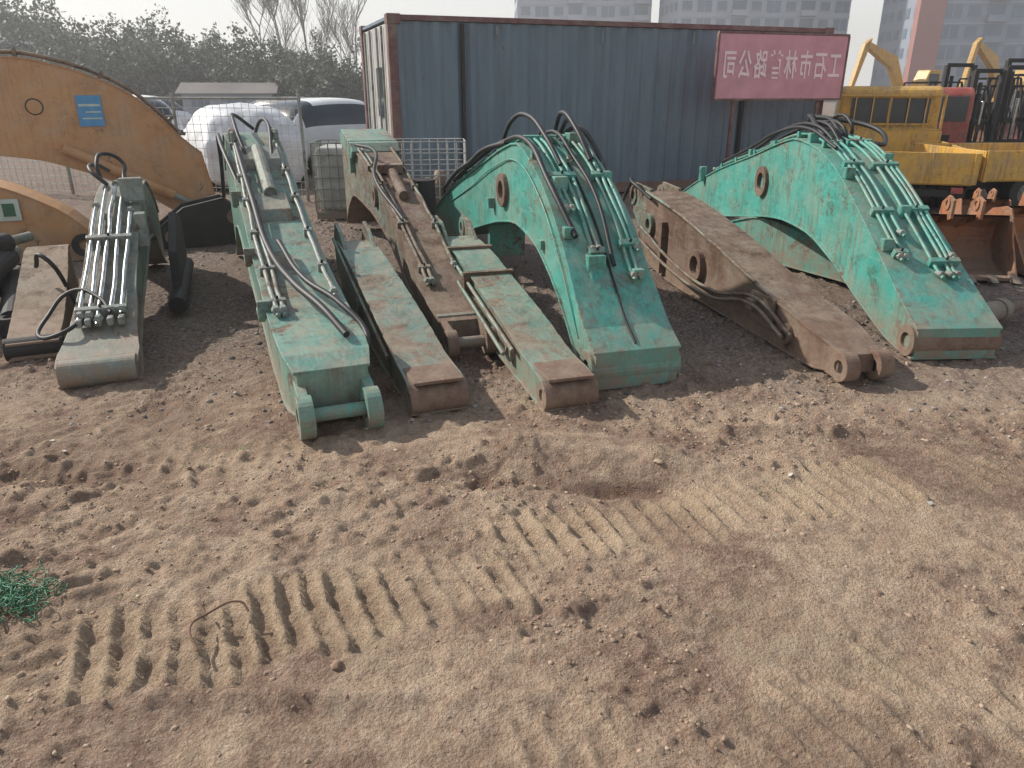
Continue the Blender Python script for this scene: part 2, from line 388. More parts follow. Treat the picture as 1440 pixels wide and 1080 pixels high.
def stone_mat(name,a,b_,c_):
    m,nt,b=newmat(name); ge=nd(nt,'ShaderNodeNewGeometry'); tc=nd(nt,'ShaderNodeTexCoord').outputs['Object']
    cc=ramp(nt,ge.outputs['Random Per Island'],[(0,a),(.5,b_),(1,c_)])
    cc=mix(nt,ramp(nt,noise(nt,tc,60,4),[(.4,g(0)),(.65,g(.6))]),cc,tuple(x*.6 for x in b_))
    nt.links.new(cc,b.inputs['Base Color']); b.inputs['Roughness'].default_value=.95; bump(nt,b,noise(nt,tc,140,3),.6,.005); return m
mclod=stone_mat('clod_dirt',(.24,.155,.11),(.38,.27,.19),(.52,.40,.29))
mgrav=stone_mat('gravel_stone',(.10,.085,.075),(.22,.185,.16),(.45,.41,.37))
cm=lambda x,y: np.clip(sm(.4,.75,vn(x,y,.6,9))*.95+.05,0,1)*(1-.8*height(x,y)[1])
scatter('dirt_clods',24000,(-3.2,3.6),(1.1,4.6),.0018,.010,mclod,3,1,3.0,cm)
cm2=lambda x,y: np.clip(sm(.5,.8,vn(x,y,.4,19)),0,1)*(1-height(x,y)[1])
scatter('dirt_lumps',600,(-3.2,3.6),(1.2,4.6),.007,.019,mclod,13,2,2.5,cm2,-.2)
scatter('gravel_stones',9000,(-7,7),(3.4,10),.004,.018,mgrav,4,1,2.6)
# ================================================================ BOOMS
W=.47
Fp=[(-.04,.0,.22,.50),(.12,.02,.31,.50),(.42,.22,.58,.48),(.75,.44,.86,.47),(1.23,.62,1.12,.46),(1.62,.66,1.225,.45),(2.05,.61,1.16,.44),(2.6,.50,1.03,.42),(3.3,.34,.86,.40),(4.1,.15,.66,.37),(4.9,.03,.42,.34),(5.4,.0,.24,.32)]
def shift(p0,p1,w):
    L=math.hypot(p1[0]-p0[0],p1[1]-p0[1]); nx_,ny_=(p1[1]-p0[1])/L,-(p1[0]-p0[0])/L
    return (p0[0]+nx_*w/2,p0[1]+ny_*w/2),(p1[0]+nx_*w/2,p1[1]+ny_*w/2)
a,b=shift((.45,3.90),(-1.05,9.25),.5)
F=Beam('excavator_boom',a,b,Fp,W,M['teal'])
F.boss(.06,.10,.105,.05,M['teal'],.02); F.boss(1.98,.86,.125,.07,M['rust'],.035); F.boss(5.3,.12,.11,.05,M['rust'])
F.pipes([(.17,.75,3.9),(.13,.75,3.9),(.085,.5,3.2),(.045,.5,3.2),(-.02,1.2,2.6),(-.12,.35,3.8),(-.16,.35,3.8),(-.195,.5,3.8)],M['teal'],.012,.035,None,.5)
mb=MB()
mb.box(.40,.45,.03,.14,.55,.66); mb.box(.33,.39,-.19,-.12,.48,.58); mb.tube((.32,.06,.43),(.5,.06,.69),.018,10); mb.tube((.32,.12,.43),(.47,.12,.66),.018,10)
mb.box(1.45,1.55,-.2,-.1,1.2,1.29); mb.box(.9,.97,.1,.19,.97,1.06)
for x_,y_ in ((.6,.2),(1.0,-.2),(1.3,.19),(1.7,-.19),(2.2,.19),(2.6,-.19)): z_=float(F.zt(x_)); mb.box(x_-.02,x_+.03,y_-.03,y_+.03,z_-.01,z_+.06)
mb.make('valve_block',[M['teal']],F.e,bevel=.004)
mb=MB(); mb.box(2.7,2.78,-.16,.16,.2,.52); mb.box(-.02,.02,-.012,.012,.02,.2)
mb.box(2.3,2.36,.2,.27,.68,.76); mb.box(.95,1.01,.225,.26,.6,.66)
mb.make('mount_bracket',[M['teal']],F.e,bevel=.004)
curve('weld_rib',[[(x,.0,float(F.zt(x))+.004) for x in np.linspace(.0,1.2,8)]],.008,M['dark'],F.e)
curve('side_lube_lines',[[(.25,.25,.22),(.6,.25,.6),(1.1,.24,.95),(1.6,.235,1.1),(2.2,.23,1.02),(3.2,.21,.75),(4.2,.19,.5)]],.005,M['teal'],F.e)
F.hose([(1.05,.10,1.12),(1.25,.13,1.27),(1.6,.15,1.40),(1.95,.17,1.36),(2.2,.19,1.17),(2.5,.18,1.07)])
F.hose([(1.1,-.12,1.14),(1.3,-.10,1.31),(1.6,-.10,1.42),(1.85,-.14,1.33),(2.0,-.17,1.2)])
F.hose([(1.15,-.15,1.14),(1.35,-.14,1.28),(1.62,-.15,1.37),(1.85,-.18,1.29),(2.0,-.2,1.2)])
F.hose([(.55,.17,.75),(.9,.22,1.02),(1.4,.21,1.24),(2.1,.2,1.2),(3.0,.21,.99),(4.0,.2,.72)],.018)
F.hose([(.4,-.02,.6),(.8,-.05,.95),(1.2,-.03,1.17),(1.6,-.05,1.29),(2.1,-.06,1.22)],.014)
F.hose([(.95,-.2,1.0),(1.25,-.235,1.17),(1.6,-.22,1.32),(2.0,-.21,1.22),(2.5,-.2,1.1)],.018)
F.hose([(2.0,.2,1.2),(2.5,.25,1.12),(3.0,.26,.98),(3.6,.25,.85),(4.4,.22,.62)],.02)
# --- right
Hp=[(-.04,.0,.20,.52),(.15,.01,.30,.52),(.76,.17,.66,.48),(1.38,.38,1.0,.46),(1.8,.47,1.14,.45),(2.25,.49,1.19,.44),(2.66,.46,1.12,.43),(3.22,.38,.99,.41),(4.29,.22,.76,.38),(5.2,.06,.52,.35),(5.92,.0,.3,.33)]
a,b=shift((2.49,4.42),(2.2,10.4),.52)
Hb=Beam('excavator_boom',a,b,Hp,W,M['teal'])
Hb.boss(.05,.10,.10,.05,M['rust'],.02); Hb.boss(2.92,.76,.14,.08,M['rust'],.035); Hb.boss(5.8,.14,.11,.05,M['rust'])
Hb.pipes([(.16,.5,4.6),(.12,.5,4.6),(.06,.7,3.2),(-.05,.35,3.2),(-.12,.35,4.4),(-.16,.35,4.4),(-.195,.5,4.4)],M['teal'],.012,.035,None,.5)
Hb.hose([(2.0,.10,1.22),(2.3,.08,1.33),(2.7,-.15,1.34),(2.4,-.5,1.27),(2.0,-.42,1.16),(1.8,-.2,1.17)],.02)
Hb.hose([(2.0,-.05,1.22),(2.4,-.1,1.34),(2.9,-.2,1.27),(2.7,-.42,1.2),(2.3,-.34,1.14)],.02)
for k in range(6):
    la=.17-.07*k
    Hb.hose([(1.6+.1*k,la,1.15),(2.1,la+.02,1.27+.02*(k%3)),(2.7,la+.03,1.22+.03*(k%2)),(3.4,la+.02,1.04),(4.3,la,.83)],.015)
mb=MB(); mb.tube((4.9,.21,.55),(4.9,.21,.72),.045,14); mb.box(3.0,3.1,.0,.12,1.03,1.12)
for x_,y_ in ((.6,.2),(.9,-.05),(1.3,.19),(1.5,-.19),(2.0,.19),(2.3,-.19),(3.4,.17)): z_=float(Hb.zt(x_)); mb.box(x_-.03,x_+.03,y_-.035,y_+.035,z_-.01,z_+.07)
mb.make('valve_block',[M['teal']],Hb.e,bevel=.004)
T=Beam('excavator_stick',(3.05,6.3),(2.35,7.9),[(0,.02,.2),(.4,.02,.3),(1.2,.02,.42),(1.74,.06,.3)],.3,M['teal'])
T.boss(.06,.11,.09,.045,M['rust'])
e=empty('hydraulic_cylinder',(3.2,5.05,.085),R(28)); mb=MB(); mb.tube((-.5,0,0),(.33,0,0),.075,20,0); mb.tube((.33,0,0),(.40,0,0),.085,20,0); mb.tube((.4,0,0),(.62,0,0),.04,14,1)
mb.make('cylinder_barrel',[M['greygreen'],M['rust']],e,bevel=.004)
# --- rusty stick
Gp=[(.02,.04,.15,.20),(.27,.0,.22,.32),(1.0,.0,.34,.33),(1.7,.0,.49,.34),(2.3,.0,.60,.34),(2.9,.05,.68,.33),(3.2,.16,.70,.31),(3.36,.28,.60,.28)]
a,b=shift((1.85,4.0),(1.2,7.33),.34)
G=Beam('excavator_stick',a,b,Gp,.34,M['rust'])
G.fork(.2,.19,.085,.085,.04,.15,.065,M['rust'],(.02,.2))
G.boss(1.91,.27,.125,.075,M['rust'],.045); G.boss(.55,.12,.07,.035,M['rust']); G.boss(3.0,.42,.10,.05,M['rustteal'],.04)
mb=MB(); mb.box(.7,1.0,.175,.19,.1,.30); mb.box(2.6,2.66,-.2,.22,.05,.5); mb.box(.9,.98,.18,.24,.18,.25); mb.make('bracket',[M['rust']],G.e,bevel=.004)
curve('hydraulic_pipes',[[(.45,.205,.14),(.9,.205,.26),(1.5,.21,.16),(2.3,.21,.2),(3.1,.22,.38)],[(.5,.235,.12),(.9,.235,.22),(1.5,.24,.12),(2.3,.24,.15),(3.2,.25,.3)],[(1.0,.18,.35),(1.7,.19,.5),(2.4,.19,.62),(3.1,.19,.70)]],.013,M['rustteal'],G.e)
for sg in (1,-1):
    mb=MB(); mb.prism([(3.1,.2),(3.55,.48),(3.62,.62),(3.5,.74),(3.1,.72)],sg*.14-.015,sg*.14+.015); mb.ring((3.52,sg*.14-.03,.62),(3.52,sg*.14+.03,.62),.09,.045,24,0,1)
    mb.make('rear_lug',[M['rustteal'],M['hole']],G.e,bevel=.003)
G.hose([(2.9,.22,.66),(3.2,.3,.78),(3.5,.2,.74),(3.6,.25,.5),(3.3,.34,.25),(3.0,.35,.05)],.014)
# --- pale green stick
Ep=[(0,.0,.13,.27),(.05,.0,.16,.27),(.12,.0,.17,.27),(.36,.0,.19,.26),(.8,.02,.27,.26),(1.5,.05,.37,.26),(2.1,.05,.45,.26),(2.55,.1,.47,.26),(2.7,.16,.44,.25)]
E=Beam('excavator_stick',(.307,3.60),(-.49,6.2),Ep,.27,M['tealpale'],n=60)
E.boss(.05,.075,.078,.035,M['rust'],.012); E.boss(.62,.13,.055,.03,M['tealpale'])
mb=MB(); mb.box(-.01,.27,-.128,.128,.165,.183); mb.box(1.55,1.6,-.17,.19,.25,.40); mb.box(2.1,2.16,-.17,.18,.28,.47); mb.make('end_plate',[M['rust']],E.e,bevel=.004)
for sg in (1,-1):
    mb=MB(); mb.prism([(2.4,.1),(2.8,.2),(2.92,.42),(2.84,.6),(2.6,.58),(2.3,.42)],sg*.115-.014,sg*.115+.014); mb.ring((2.80,sg*.115-.025,.5),(2.80,sg*.115+.025,.5),.085,.04,24,0,1)
    mb.make('rear_lug',[M['tealpale'],M['hole']],E.e,bevel=.003)
curve('hydraulic_pipes',[[(.5,.165,.18),(1.2,.165,.28),(2.0,.165,.4),(2.6,.17,.5)],[(.6,.19,.13),(1.2,.19,.22),(2.0,.19,.33),(2.7,.18,.4)]],.013,M['tealpale'],E.e)
# --- green stick with rusty end
Cp=[(0,.0,.13,.28),(.05,.0,.16,.28),(.12,.0,.17,.28),(.32,.0,.185,.27),(.8,.01,.27,.27),(1.5,.03,.38,.26),(2.1,.03,.46,.25),(2.4,.08,.48,.25)]
C=Beam('excavator_stick',(-.375,3.56),(-1.24,5.85),Cp,.27,M['tealdark'],n=60)
C.boss(.05,.075,.08,.04,M['rust'],.012); C.boss(1.5,.2,.06,.03,M['tealdark'])
mb=MB(); mb.box(-.01,.24,-.132,.132,.165,.183); mb.box(.02,.05,-.1,.1,.01,.13); mb.make('end_plate',[M['rust']],C.e,bevel=.004)
for sg in (1,-1):
    mb=MB(); mb.prism([(2.2,.1),(2.6,.2),(2.66,.45),(2.55,.6),(2.35,.56),(2.1,.44)],sg*.11-.013,sg*.11+.013); mb.make('rear_lug',[M['tealdark'],M['hole']],C.e,bevel=.003)
curve('hydraulic_pipes',[[(.5,.16,.16),(1.2,.16,.28),(2.0,.16,.42),(2.4,.16,.5)]],.012,M['tealdark'],C.e)
# --- rusty brown boom with teal rear
Dp=[(.28,.03,.18,.30),(.55,.04,.23,.32),(1.2,.12,.42,.31),(1.6,.2,.52,.30),(2.3,.35,.68,.30),(3.2,.45,.86,.32),(4.2,.5,1.02,.42),(4.75,.3,1.12,.46),(5.2,.05,1.0,.45)]
D=Beam('excavator_boom',(-.235,4.38),(-1.68,8.95),Dp,.31,M['rustteal'],matf=M['rust'])
D.fork(.45,.36,.09,.085,.042,.20,.045,M['rust'],(.04,.2))
mb=MB(); mb.tube((.09,-.13,.09),(.09,.13,.09),.036,14); mb.box(.34,.4,-.15,.15,.02,.2); mb.make('cross_pin',[M['greygreen']],D.e,bevel=.003)
D.pipes([(.12,.8,4.2,.18),(.085,.8,4.2,.14),(-.12,1.0,4.2,-.17)],M['rustteal'],.013,.03)
D.boss(2.9,.65,.1,.05,M['rust'])
mb=MB(); mb.prism([(3.9,.98),(4.0,1.06),(4.9,1.16),(5.1,1.1),(5.1,1.0),(4.0,.9)],-.25,.25); mb.box(4.1,4.16,-.255,.255,.75,1.08); mb.make('rear_plate',[M['tealpale']],D.e,bevel=.006)
mb=MB(); mb.box(3.0,3.2,-.12,.12,.84,.92); mb.tube((2.3,0,.72),(2.9,0,.86),.045,14); mb.make('cylinder_mount',[M['rust']],D.e,bevel=.006)
D.hose([(1.8,.1,.6),(2.6,.2,.85),(3.2,.1,1.02),(3.9,.2,1.05)],.016)
# --- long green boom with fork end
Bp=[(.12,.06,.30,.34),(.3,.04,.35,.42),(.8,.07,.40,.43),(1.5,.14,.52,.42),(2.2,.24,.70,.42),(2.9,.38,.92,.42),(3.5,.46,1.12,.42),(3.95,.40,1.22,.42),(4.4,.12,1.10,.42),(4.72,.0,.85,.42)]
B=Beam('excavator_boom',(-.83,3.30),(-2.58,7.6),Bp,.42,M['tealpale'])
B.fork(.25,.24,.11,.105,.05,.27,.05,M['teal'],(.05,.30))
mb=MB(); mb.tube((.02,-.16,.11),(.02,.16,.11),.035,14); mb.box(.14,.2,-.17,.17,.06,.27); mb.make('cross_pin',[M['teal']],B.e,bevel=.003)
mb=MB(); mb.prism([(2.2,.70),(2.25,.78),(2.55,.86),(2.65,.84)],-.11,.11); mb.prism([(3.05,.96),(3.1,1.06),(3.35,1.14),(3.45,1.1)],-.16,.16); mb.tube((2.5,0,.86),(3.3,0,1.12),.05,14)
for sg in (-1,1): mb.prism([(3.4,1.06),(3.5,1.24),(3.62,1.28),(3.75,1.16)],sg*.17-.015,sg*.17+.015); mb.ring((3.58,sg*.17-.03,1.2),(3.58,sg*.17+.03,1.2),.07,.03,20)
mb.make('cylinder_mount',[M['greygreen']],B.e,bevel=.008)
B.pipes([(.18,.8,3.8,.17),(.14,.8,3.8,.13),(-.17,1.0,3.6)],M['steel'],.014,.035,None,.55)
B.hose([(.35,-.12,.39),(.6,-.05,.47),(1.0,.05,.53),(1.6,.12,.62),(2.4,.14,.85),(3.3,.16,1.16)],.02)
B.hose([(.3,-.2,.30),(.45,-.24,.36),(.7,-.16,.46),(1.1,-.02,.53),(1.7,.05,.65)],.017)
B.hose([(3.2,.1,1.08),(3.6,.14,1.32),(4.0,.1,1.36),(4.2,-.05,1.24)],.015)
B.hose([(3.2,-.1,1.08),(3.7,-.14,1.30),(4.1,-.1,1.3),(4.3,-.05,1.14)],.015)
B.hose([(2.9,.2,.9),(3.4,.26,1.12),(3.9,.27,1.2),(4.3,.26,.95),(4.6,.27,.6)],.018)
for x_ in (.9,1.7,2.6): 
    mb=MB(); z=float(B.zt(x_)); mb.box(x_,x_+.04,.2,.27,z-.05,z+.05); mb.tube((x_,.25,z-.05),(x_+.13,.25,z-.02),.022,10); mb.make('side_bracket',[M['tealdark']],B.e,bevel=.004)
# --- grey-green boom with pipes (left)
Ap=[(0,.0,.12,.40),(.05,.0,.145,.40),(.14,.0,.16,.40),(.4,.04,.22,.35),(1.0,.15,.42,.30),(1.7,.3,.68,.30),(2.3,.42,.84,.29),(2.6,.4,.86,.29),(3.1,.1,.70,.29),(3.4,.0,.5,.29)]
A=Beam('excavator_boom',(-2.34,3.96),(-3.50,7.15),Ap,.36,M['greygreen'],n=50)
A.boss(.03,.075,.078,.03,M['greygreen'],.0)
A.pipes([(.12,.45,1.8),(.07,.45,2.1),(.015,.4,2.2),(-.05,.5,2.1),(-.11,.5,1.7)],M['chrome'],.015,.06,M['steel'],.8)
mb=MB()
for q in (.12,.07,.015,-.05,-.11): mb.box(.36,.44,q-.017,q+.017,.24,.29)
mb.box(1.9,1.98,-.2,-.04,.78,.95); mb.box(1.5,1.62,-.22,-.15,.5,.74); mb.make('valve_block',[M['steel']],A.e,bevel=.008)
A.hose([(.45,.1,.28),(.3,.2,.24),(.4,.34,.20),(.65,.33,.26),(.75,.2,.38),(.6,.02,.36),(.45,-.05,.30)],.013)
A.hose([(2.1,.1,.92),(2.2,.12,1.05),(2.35,.08,1.1),(2.4,-.02,1.05),(2.2,-.05,.92)],.015)
A.hose([(2.0,.05,.9),(2.1,.16,1.0),(2.35,.15,1.02),(2.6,.1,.95)],.015)
mb=MB(); mb.prism([(1.7,.1),(2.9,.05),(2.9,.5),(2.4,.62),(1.8,.4)],-.37,-.31); mb.tube((1.4,-.35,.07),(2.8,-.36,.10),.065,16); mb.make('lower_link',[M['dark']],A.e,bevel=.006)
# --- ochre stick and dark scrap at far left
O=Beam('excavator_stick',(-2.97,4.4),(-3.70,6.0),[(0,.0,.11,.26),(.4,.0,.17,.28),(1.1,.0,.34,.28),(1.5,.05,.44,.26),(1.76,.12,.40,.24)],.28,M['ochre'])
O.boss(.06,.06,.07,.035,M['dark'])
e=empty('scrap_cylinder_pile',(-3.95,5.35,0),R(20)); mb=MB()
for k,(x,y,z,l,r_,an) in enumerate(((-.1,.0,.1,1.5,.1,80),(.22,.1,.09,1.3,.085,100),(.05,.05,.27,1.4,.09,88),(-.35,-.1,.1,1.1,.09,70),(-.3,.2,.26,1.0,.07,95),(-.1,.4,.4,.8,.08,60))):
    d=Vector((math.cos(R(an)),math.sin(R(an)),.03)); c0=Vector((x,y,z)); mb.tube(c0-d*l/2,c0+d*l/2,r_,18); mb.tube(c0+d*l/2,c0+d*(l/2+.25),r_*.5,14,1)
    mb.ring(c0-d*(l/2+.06)+Vector((0,0,-.06)),c0-d*(l/2+.06)+Vector((0,0,.06)),r_*.95,r_*.45,20,0)
mb.prism([(-.55,.2),(-.1,.2),(-.15,.42),(-.3,.5),(-.5,.42)],-.5,0.0)
mb.make('cylinders',[M['dark'],M['greygreen']],e,bevel=.006)
curve('loose_hose',[[(-.2,-.6,.3),(-.1,-.8,.5),(.1,-.7,.45),(.15,-.5,.2),(.3,-.6,.02)],[(.5,-.3,.4),(.6,-.5,.5),(.7,-.4,.2),(.8,-.7,.02)]],.015,M['rubber'],e)
# --- big yellow boom at the far left
Yp=[(0,.0,.30,.5),(.06,.0,.80,.5),(.25,.05,.98,.5),(.46,.12,1.22,.5),(.8,.36,1.54,.52),(1.1,.52,1.70,.54),(1.45,.68,1.83,.55),(1.95,.84,1.92,.56),(2.5,.90,1.90,.56),(3.2,.80,1.68,.56),(4.0,.4,1.2,.56),(4.8,.0,.6,.6)]
Yb=Beam('orange_excavator_boom',(-3.95,10.1),(-7.05,8.4),Yp,.5,M['yellow'],n=50)
Yb.boss(1.80,1.40,.09,.078,M['dark'],.01)
mb=MB(); mb.box(1.12,1.38,.283,.288,1.18,1.52,0); mb.box(1.14,1.36,.2885,.290,1.40,1.425,1); mb.box(1.14,1.30,.2885,.290,1.33,1.345,1); mb.box(1.14,1.34,.2885,.290,1.26,1.275,1); mb.make('label_sticker',[M['blue'],M['stickerw']],Yb.e)
Yb.pipes([(.22,.3,2.8),(.17,.3,2.8),(.1,.3,2.8)],M['ochre'],.02,.05)
mb=MB(); mb.tube((.5,.32,.35),(1.6,.32,.95),.06,18); mb.tube((.0,.32,.08),(.5,.32,.35),.035,14,1); mb.make('bucket_cylinder',[M['yellow'],M['steel']],Yb.e,bevel=.004)
Y2=Beam('orange_excavator_boom',(-4.15,7.6),(-6.7,6.6),[(0,.0,.2,.4),(.3,.0,.5,.4),(.9,.02,.78,.42),(1.5,.1,.86,.42),(2.6,.15,.86,.42)],.4,M['yellow'])
mb=MB(); mb.box(.62,1.0,.224,.23,.42,.62,0); mb.box(.66,.76,.2305,.233,.46,.58,1); mb.box(.8,.96,.2305,.233,.54,.58,1); mb.box(.8,.96,.2305,.233,.47,.5,1); mb.make('number_plate_sticker',[M['stickerw'],M['stickerg']],Y2.e)
Y2.boss(.15,.15,.11,.05,M['dark'])
e=empty('scrap_bucket_link',(-3.75,7.9,0),R(25)); mb=MB()
mb.prism([(0,0),(.9,0),(1.0,.25),(.7,.5),(.3,.42),(0,.2)],-.03,.03); mb.prism([(0,0),(.9,0),(1.0,.25),(.7,.5),(.3,.42),(0,.2)],.3,.36); mb.tube((.8,-.05,.3),(.8,.4,.3),.08,18,1); mb.tube((.15,-.05,.12),(.15,.4,.12),.07,18,1)
mb.make('link_plates',[M['dark'],M['ochre']],e,bevel=.005)
# ================================================================ CONTAINER
def container_mat():
    m,nt,b=newmat('blue_grey_container_paint'); L=nt.links
    tc=nd(nt,'ShaderNodeTexCoord').outputs['Object']
    mp=nd(nt,'ShaderNodeMapping'); mp.inputs['Scale'].default_value=(3,3,.5); L.new(tc,mp.inputs['Vector'])
    c=ramp(nt,noise(nt,mp.outputs[0],1.5,5,.7),[(.3,(.11,.155,.19)),(.7,(.16,.215,.26))])
    mp2=nd(nt,'ShaderNodeMapping'); mp2.inputs['Scale'].default_value=(12,12,.6); L.new(tc,mp2.inputs['Vector'])
    c=mix(nt,ramp(nt,noise(nt,mp2.outputs[0],1.2,5,.7),[(.55,g(0)),(.75,g(.5))]),c,(.10,.085,.08))
    c=mix(nt,ramp(nt,noise(nt,tc,5,5,.75),[(.64,g(0)),(.70,g(.7))]),c,(.12,.07,.05))
    L.new(c,b.inputs['Base Color']); b.inputs['Roughness'].default_value=.6; bump(nt,b,noise(nt,tc,2,4),.3,.02); return m
M['cont']=container_mat()
ce=empty('shipping_container',(-1.72,11.4,0),R(19.5)); CL=7.6; CH=2.56; CW=2.44
def corr(L_,H0,H1,depth=.036,pitch=.27):
    V=[];F=[];x=.12;pts=[]
    while x<L_-.12:
        pts+=[(x,0),(x+.07,0),(x+.07+.065,depth),(x+.07+.065+.07,depth)]; x+=pitch
    pts=[p for p in pts if p[0]<=L_-.1]
    for p in pts: V+=[(p[0],p[1]+.03,H0),(p[0],p[1]+.03,H1)]
    for i in range(len(pts)-1): F.append((2*i,2*i+2,2*i+3,2*i+1))
    return V,F
V,Fc=corr(CL,.16,CH-.08); obj('corrugated_side',V,Fc,M['cont'],ce)
V2=[(x,CW-y,z) for x,y,z in V]; obj('corrugated_side_rear',V2,Fc,M['cont'],ce)
mb=MB(); mb.box(.02,CL-.02,.09,CW-.09,CH-.06,CH-.02); mb.make('roof',[M['cont']],ce)
mb=MB(); mb.box(0,.13,0,.15,0,CH); mb.box(CL-.15,CL,0,.15,0,CH); mb.box(0,.15,CW-.15,CW,0,CH); mb.box(CL-.15,CL,CW-.15,CW,0,CH)
mb.box(.13,CL-.15,.005,.10,CH-.075,CH-.003); mb.box(.15,CL-.15,CW-.1,CW-.005,CH-.10,CH-.003); mb.box(.15,CL-.15,.005,.12,.02,.17); mb.box(.15,CL-.15,CW-.12,CW-.005,.02,.17)
for x in (0,CL-.18):
    for y in (0,CW-.18):
        mb.box(x-.006,x+.186,y-.006,y+.186,CH-.12,CH+.008)
mb.make('frame',[M['maroon']],ce,bevel=.006)
M['cream']=plain('pale_door_paint',(.45,.44,.42),.6,0,.15,2)
mb=MB(); mb.box(.03,.08,.15,CW-.15,.15,CH-.1,0); mb.box(CL-.08,CL-.03,.15,CW-.15,.15,CH-.1,0)
for y in (.5,.9,1.5,1.95): mb.tube((0.0,y,.15),(0.0,y,CH-.12),.018,10,1)
mb.box(.0,.028,.6,1.1,1.2,1.9,2); mb.make('end_doors',[M['cream'],M['steel'],M['glass']],ce,bevel=.004)
mb=MB()
for x in (1.05,5.9): mb.box(x,x+.05,-.02,.045,.1,CH-.1)
mb.make('vertical_strut',[M['dark']],ce,bevel=.003)
mb=MB()
for x in (1.6,3.3,4.9): mb.tube((x,.02,CH-.12),(x,.02,CH-.3),.012,8)
mb.make('roof_hooks',[M['steel']],ce)
M['pink']=plain('sign_faded_pink',(.60,.29,.35),.5,0,.1,3); M['lett']=plain('sign_pale_letters',(.85,.68,.72),.5,0,.05,5)
se=empty('company_sign',(3.12,12.35,1.46),math.atan2(.72,2.25)); SL=2.33
mb=MB(); mb.box(0,SL,-.02,.02,0,.92,0); mb.make('panel',[M['pink']],se,bevel=.004)
mb=MB(); mb.box(-.02,SL+.02,-.03,.03,.92,.95); mb.box(-.02,SL+.02,-.03,.03,-.03,0); mb.box(-.03,0,-.03,.03,0,.92); mb.box(SL,SL+.03,-.03,.03,0,.92)
mb.box(.35,.4,.025,.07,-1.46,.9); mb.box(SL-.4,SL-.35,.025,.07,-1.46,.9); mb.make('frame',[M['maroon']],se,bevel=.003)
for k,ch in enumerate('司公路首林市石工'):
    tx=bpy.data.curves.new('letter','FONT'); tx.body=ch; tx.size=.30; tx.extrude=.004; tx.align_x='CENTER'; tx.align_y='CENTER'; tx.offset=.004
    tx.materials.append(M['lett']); to=bpy.data.objects.new('letter_%d'%(k+1),tx); col.objects.link(to); to.parent=se
    to.location=(.20+k*.276,-.026,.46); to.rotation_euler=(R(90),0,0); to.scale=(-.8,1.45,1)
# ================================================================ CRATES, BARRELS
def cage(name,loc,rz,w,d,h,mat,tank=False):
    e=empty(name,loc,rz); L=[]
    for i in range(9):
        x=w*i/8; L+=[[(x,0,0.1),(x,0,h)],[(x,d,0.1),(x,d,h)]]
        y=d*i/8; L+=[[(0,y,0.1),(0,y,h)],[(w,y,0.1),(w,y,h)]]
    for j in range(7):
        z=.1+(h-.1)*j/6; L+=[[(0,0,z),(w,0,z),(w,d,z),(0,d,z),(0,0,z)]]
    curve('cage_bars',L,.008,mat,e,False)
    mb=MB(); mb.box(0,w,0,.1,0,.09); mb.box(0,w,d-.1,d,0,.09); mb.box(0,w,d/2-.05,d/2+.05,0,.09); mb.make('pallet_base',[M['greygreen']],e,bevel=.005)
    if tank: mb=MB(); mb.box(.04,w-.04,.04,d-.04,.1,h-.05); mb.make('tank',[plain('tank_plastic',(.42,.42,.38),.5)],e,bevel=.05)
M['offwhite']=plain('dirty_white_wire',(.42,.42,.40),.6)
cage('wire_crate',(-1.55,10.15,0),R(6),.95,.7,.95,M['offwhite'])
cage('tank_cage',(-2.55,9.9,0),R(4),.85,.75,.95,M['steel'],True)
mb=MB(); e=empty('scrap_sacks',(-1.45,10.25,.1)); 
for k in range(5): mb.tube((.1+.17*k,.1,.0),(.15+.16*k,.3,.25+.1*(k%3)),.11,10,0,.08)
mb.make('sacks',[M['ochre']],e,smooth=True,bevel=.03)
def barrel(loc,r,h,mat):
    e=empty('oil_drum',loc); mb=MB(); mb.tube((0,0,0),(0,0,h),r,28)
    for z in (.01,h*.33,h*.66,h-.01): mb.ring((0,0,z-.01),(0,0,z+.01),r+.008,r-.01,28)
    mb.make('drum_body',[mat],e,bevel=.006)
barrel((-1.42,9.35,0),.17,.62,M['tealdark']); barrel((-1.12,9.5,0),.17,.55,M['dark'])
def tyre(name,loc,Ro,w,rot):
    e=empty(name,loc); e.rotation_euler=rot; mb=MB(); mb.ring((0,-w/2,0),(0,w/2,0),Ro,Ro*.58,36); mb.ring((0,-w*.36,0),(0,w*.36,0),Ro*.6,Ro*.2,24,1)
    mb.make('tyre_and_rim',[M['rubber'],M['steel']],e,bevel=.02); return e
tyre('old_tyre',(-.55,10.3,.13),.33,.22,(R(90),0,0)); tyre('old_tyre',(-.58,10.3,.36),.31,.22,(R(90),0,R(20)))
e=empty('wire_mesh_fence',(-9.2,12.9,0),math.atan2(-1.2,5.9)); FL=6.2; L=[]
for i_ in range(int(FL/.12)+1): x=i_*.12; L.append([(x,0,.05),(x,0,1.45)])
for j in range(13): z=.05+j*1.4/12; L.append([(0,0,z),(FL,0,z)])
curve('mesh_wires',L,.004,M['offwhite'],e,False,0)
mb=MB()
for k in range(4): mb.tube((k*FL/3,.02,0),(k*FL/3,.02,1.55),.025,10)
mb.tube((0,.02,1.47),(FL,.02,1.47),.018,8); mb.make('posts',[M['steel']],e)
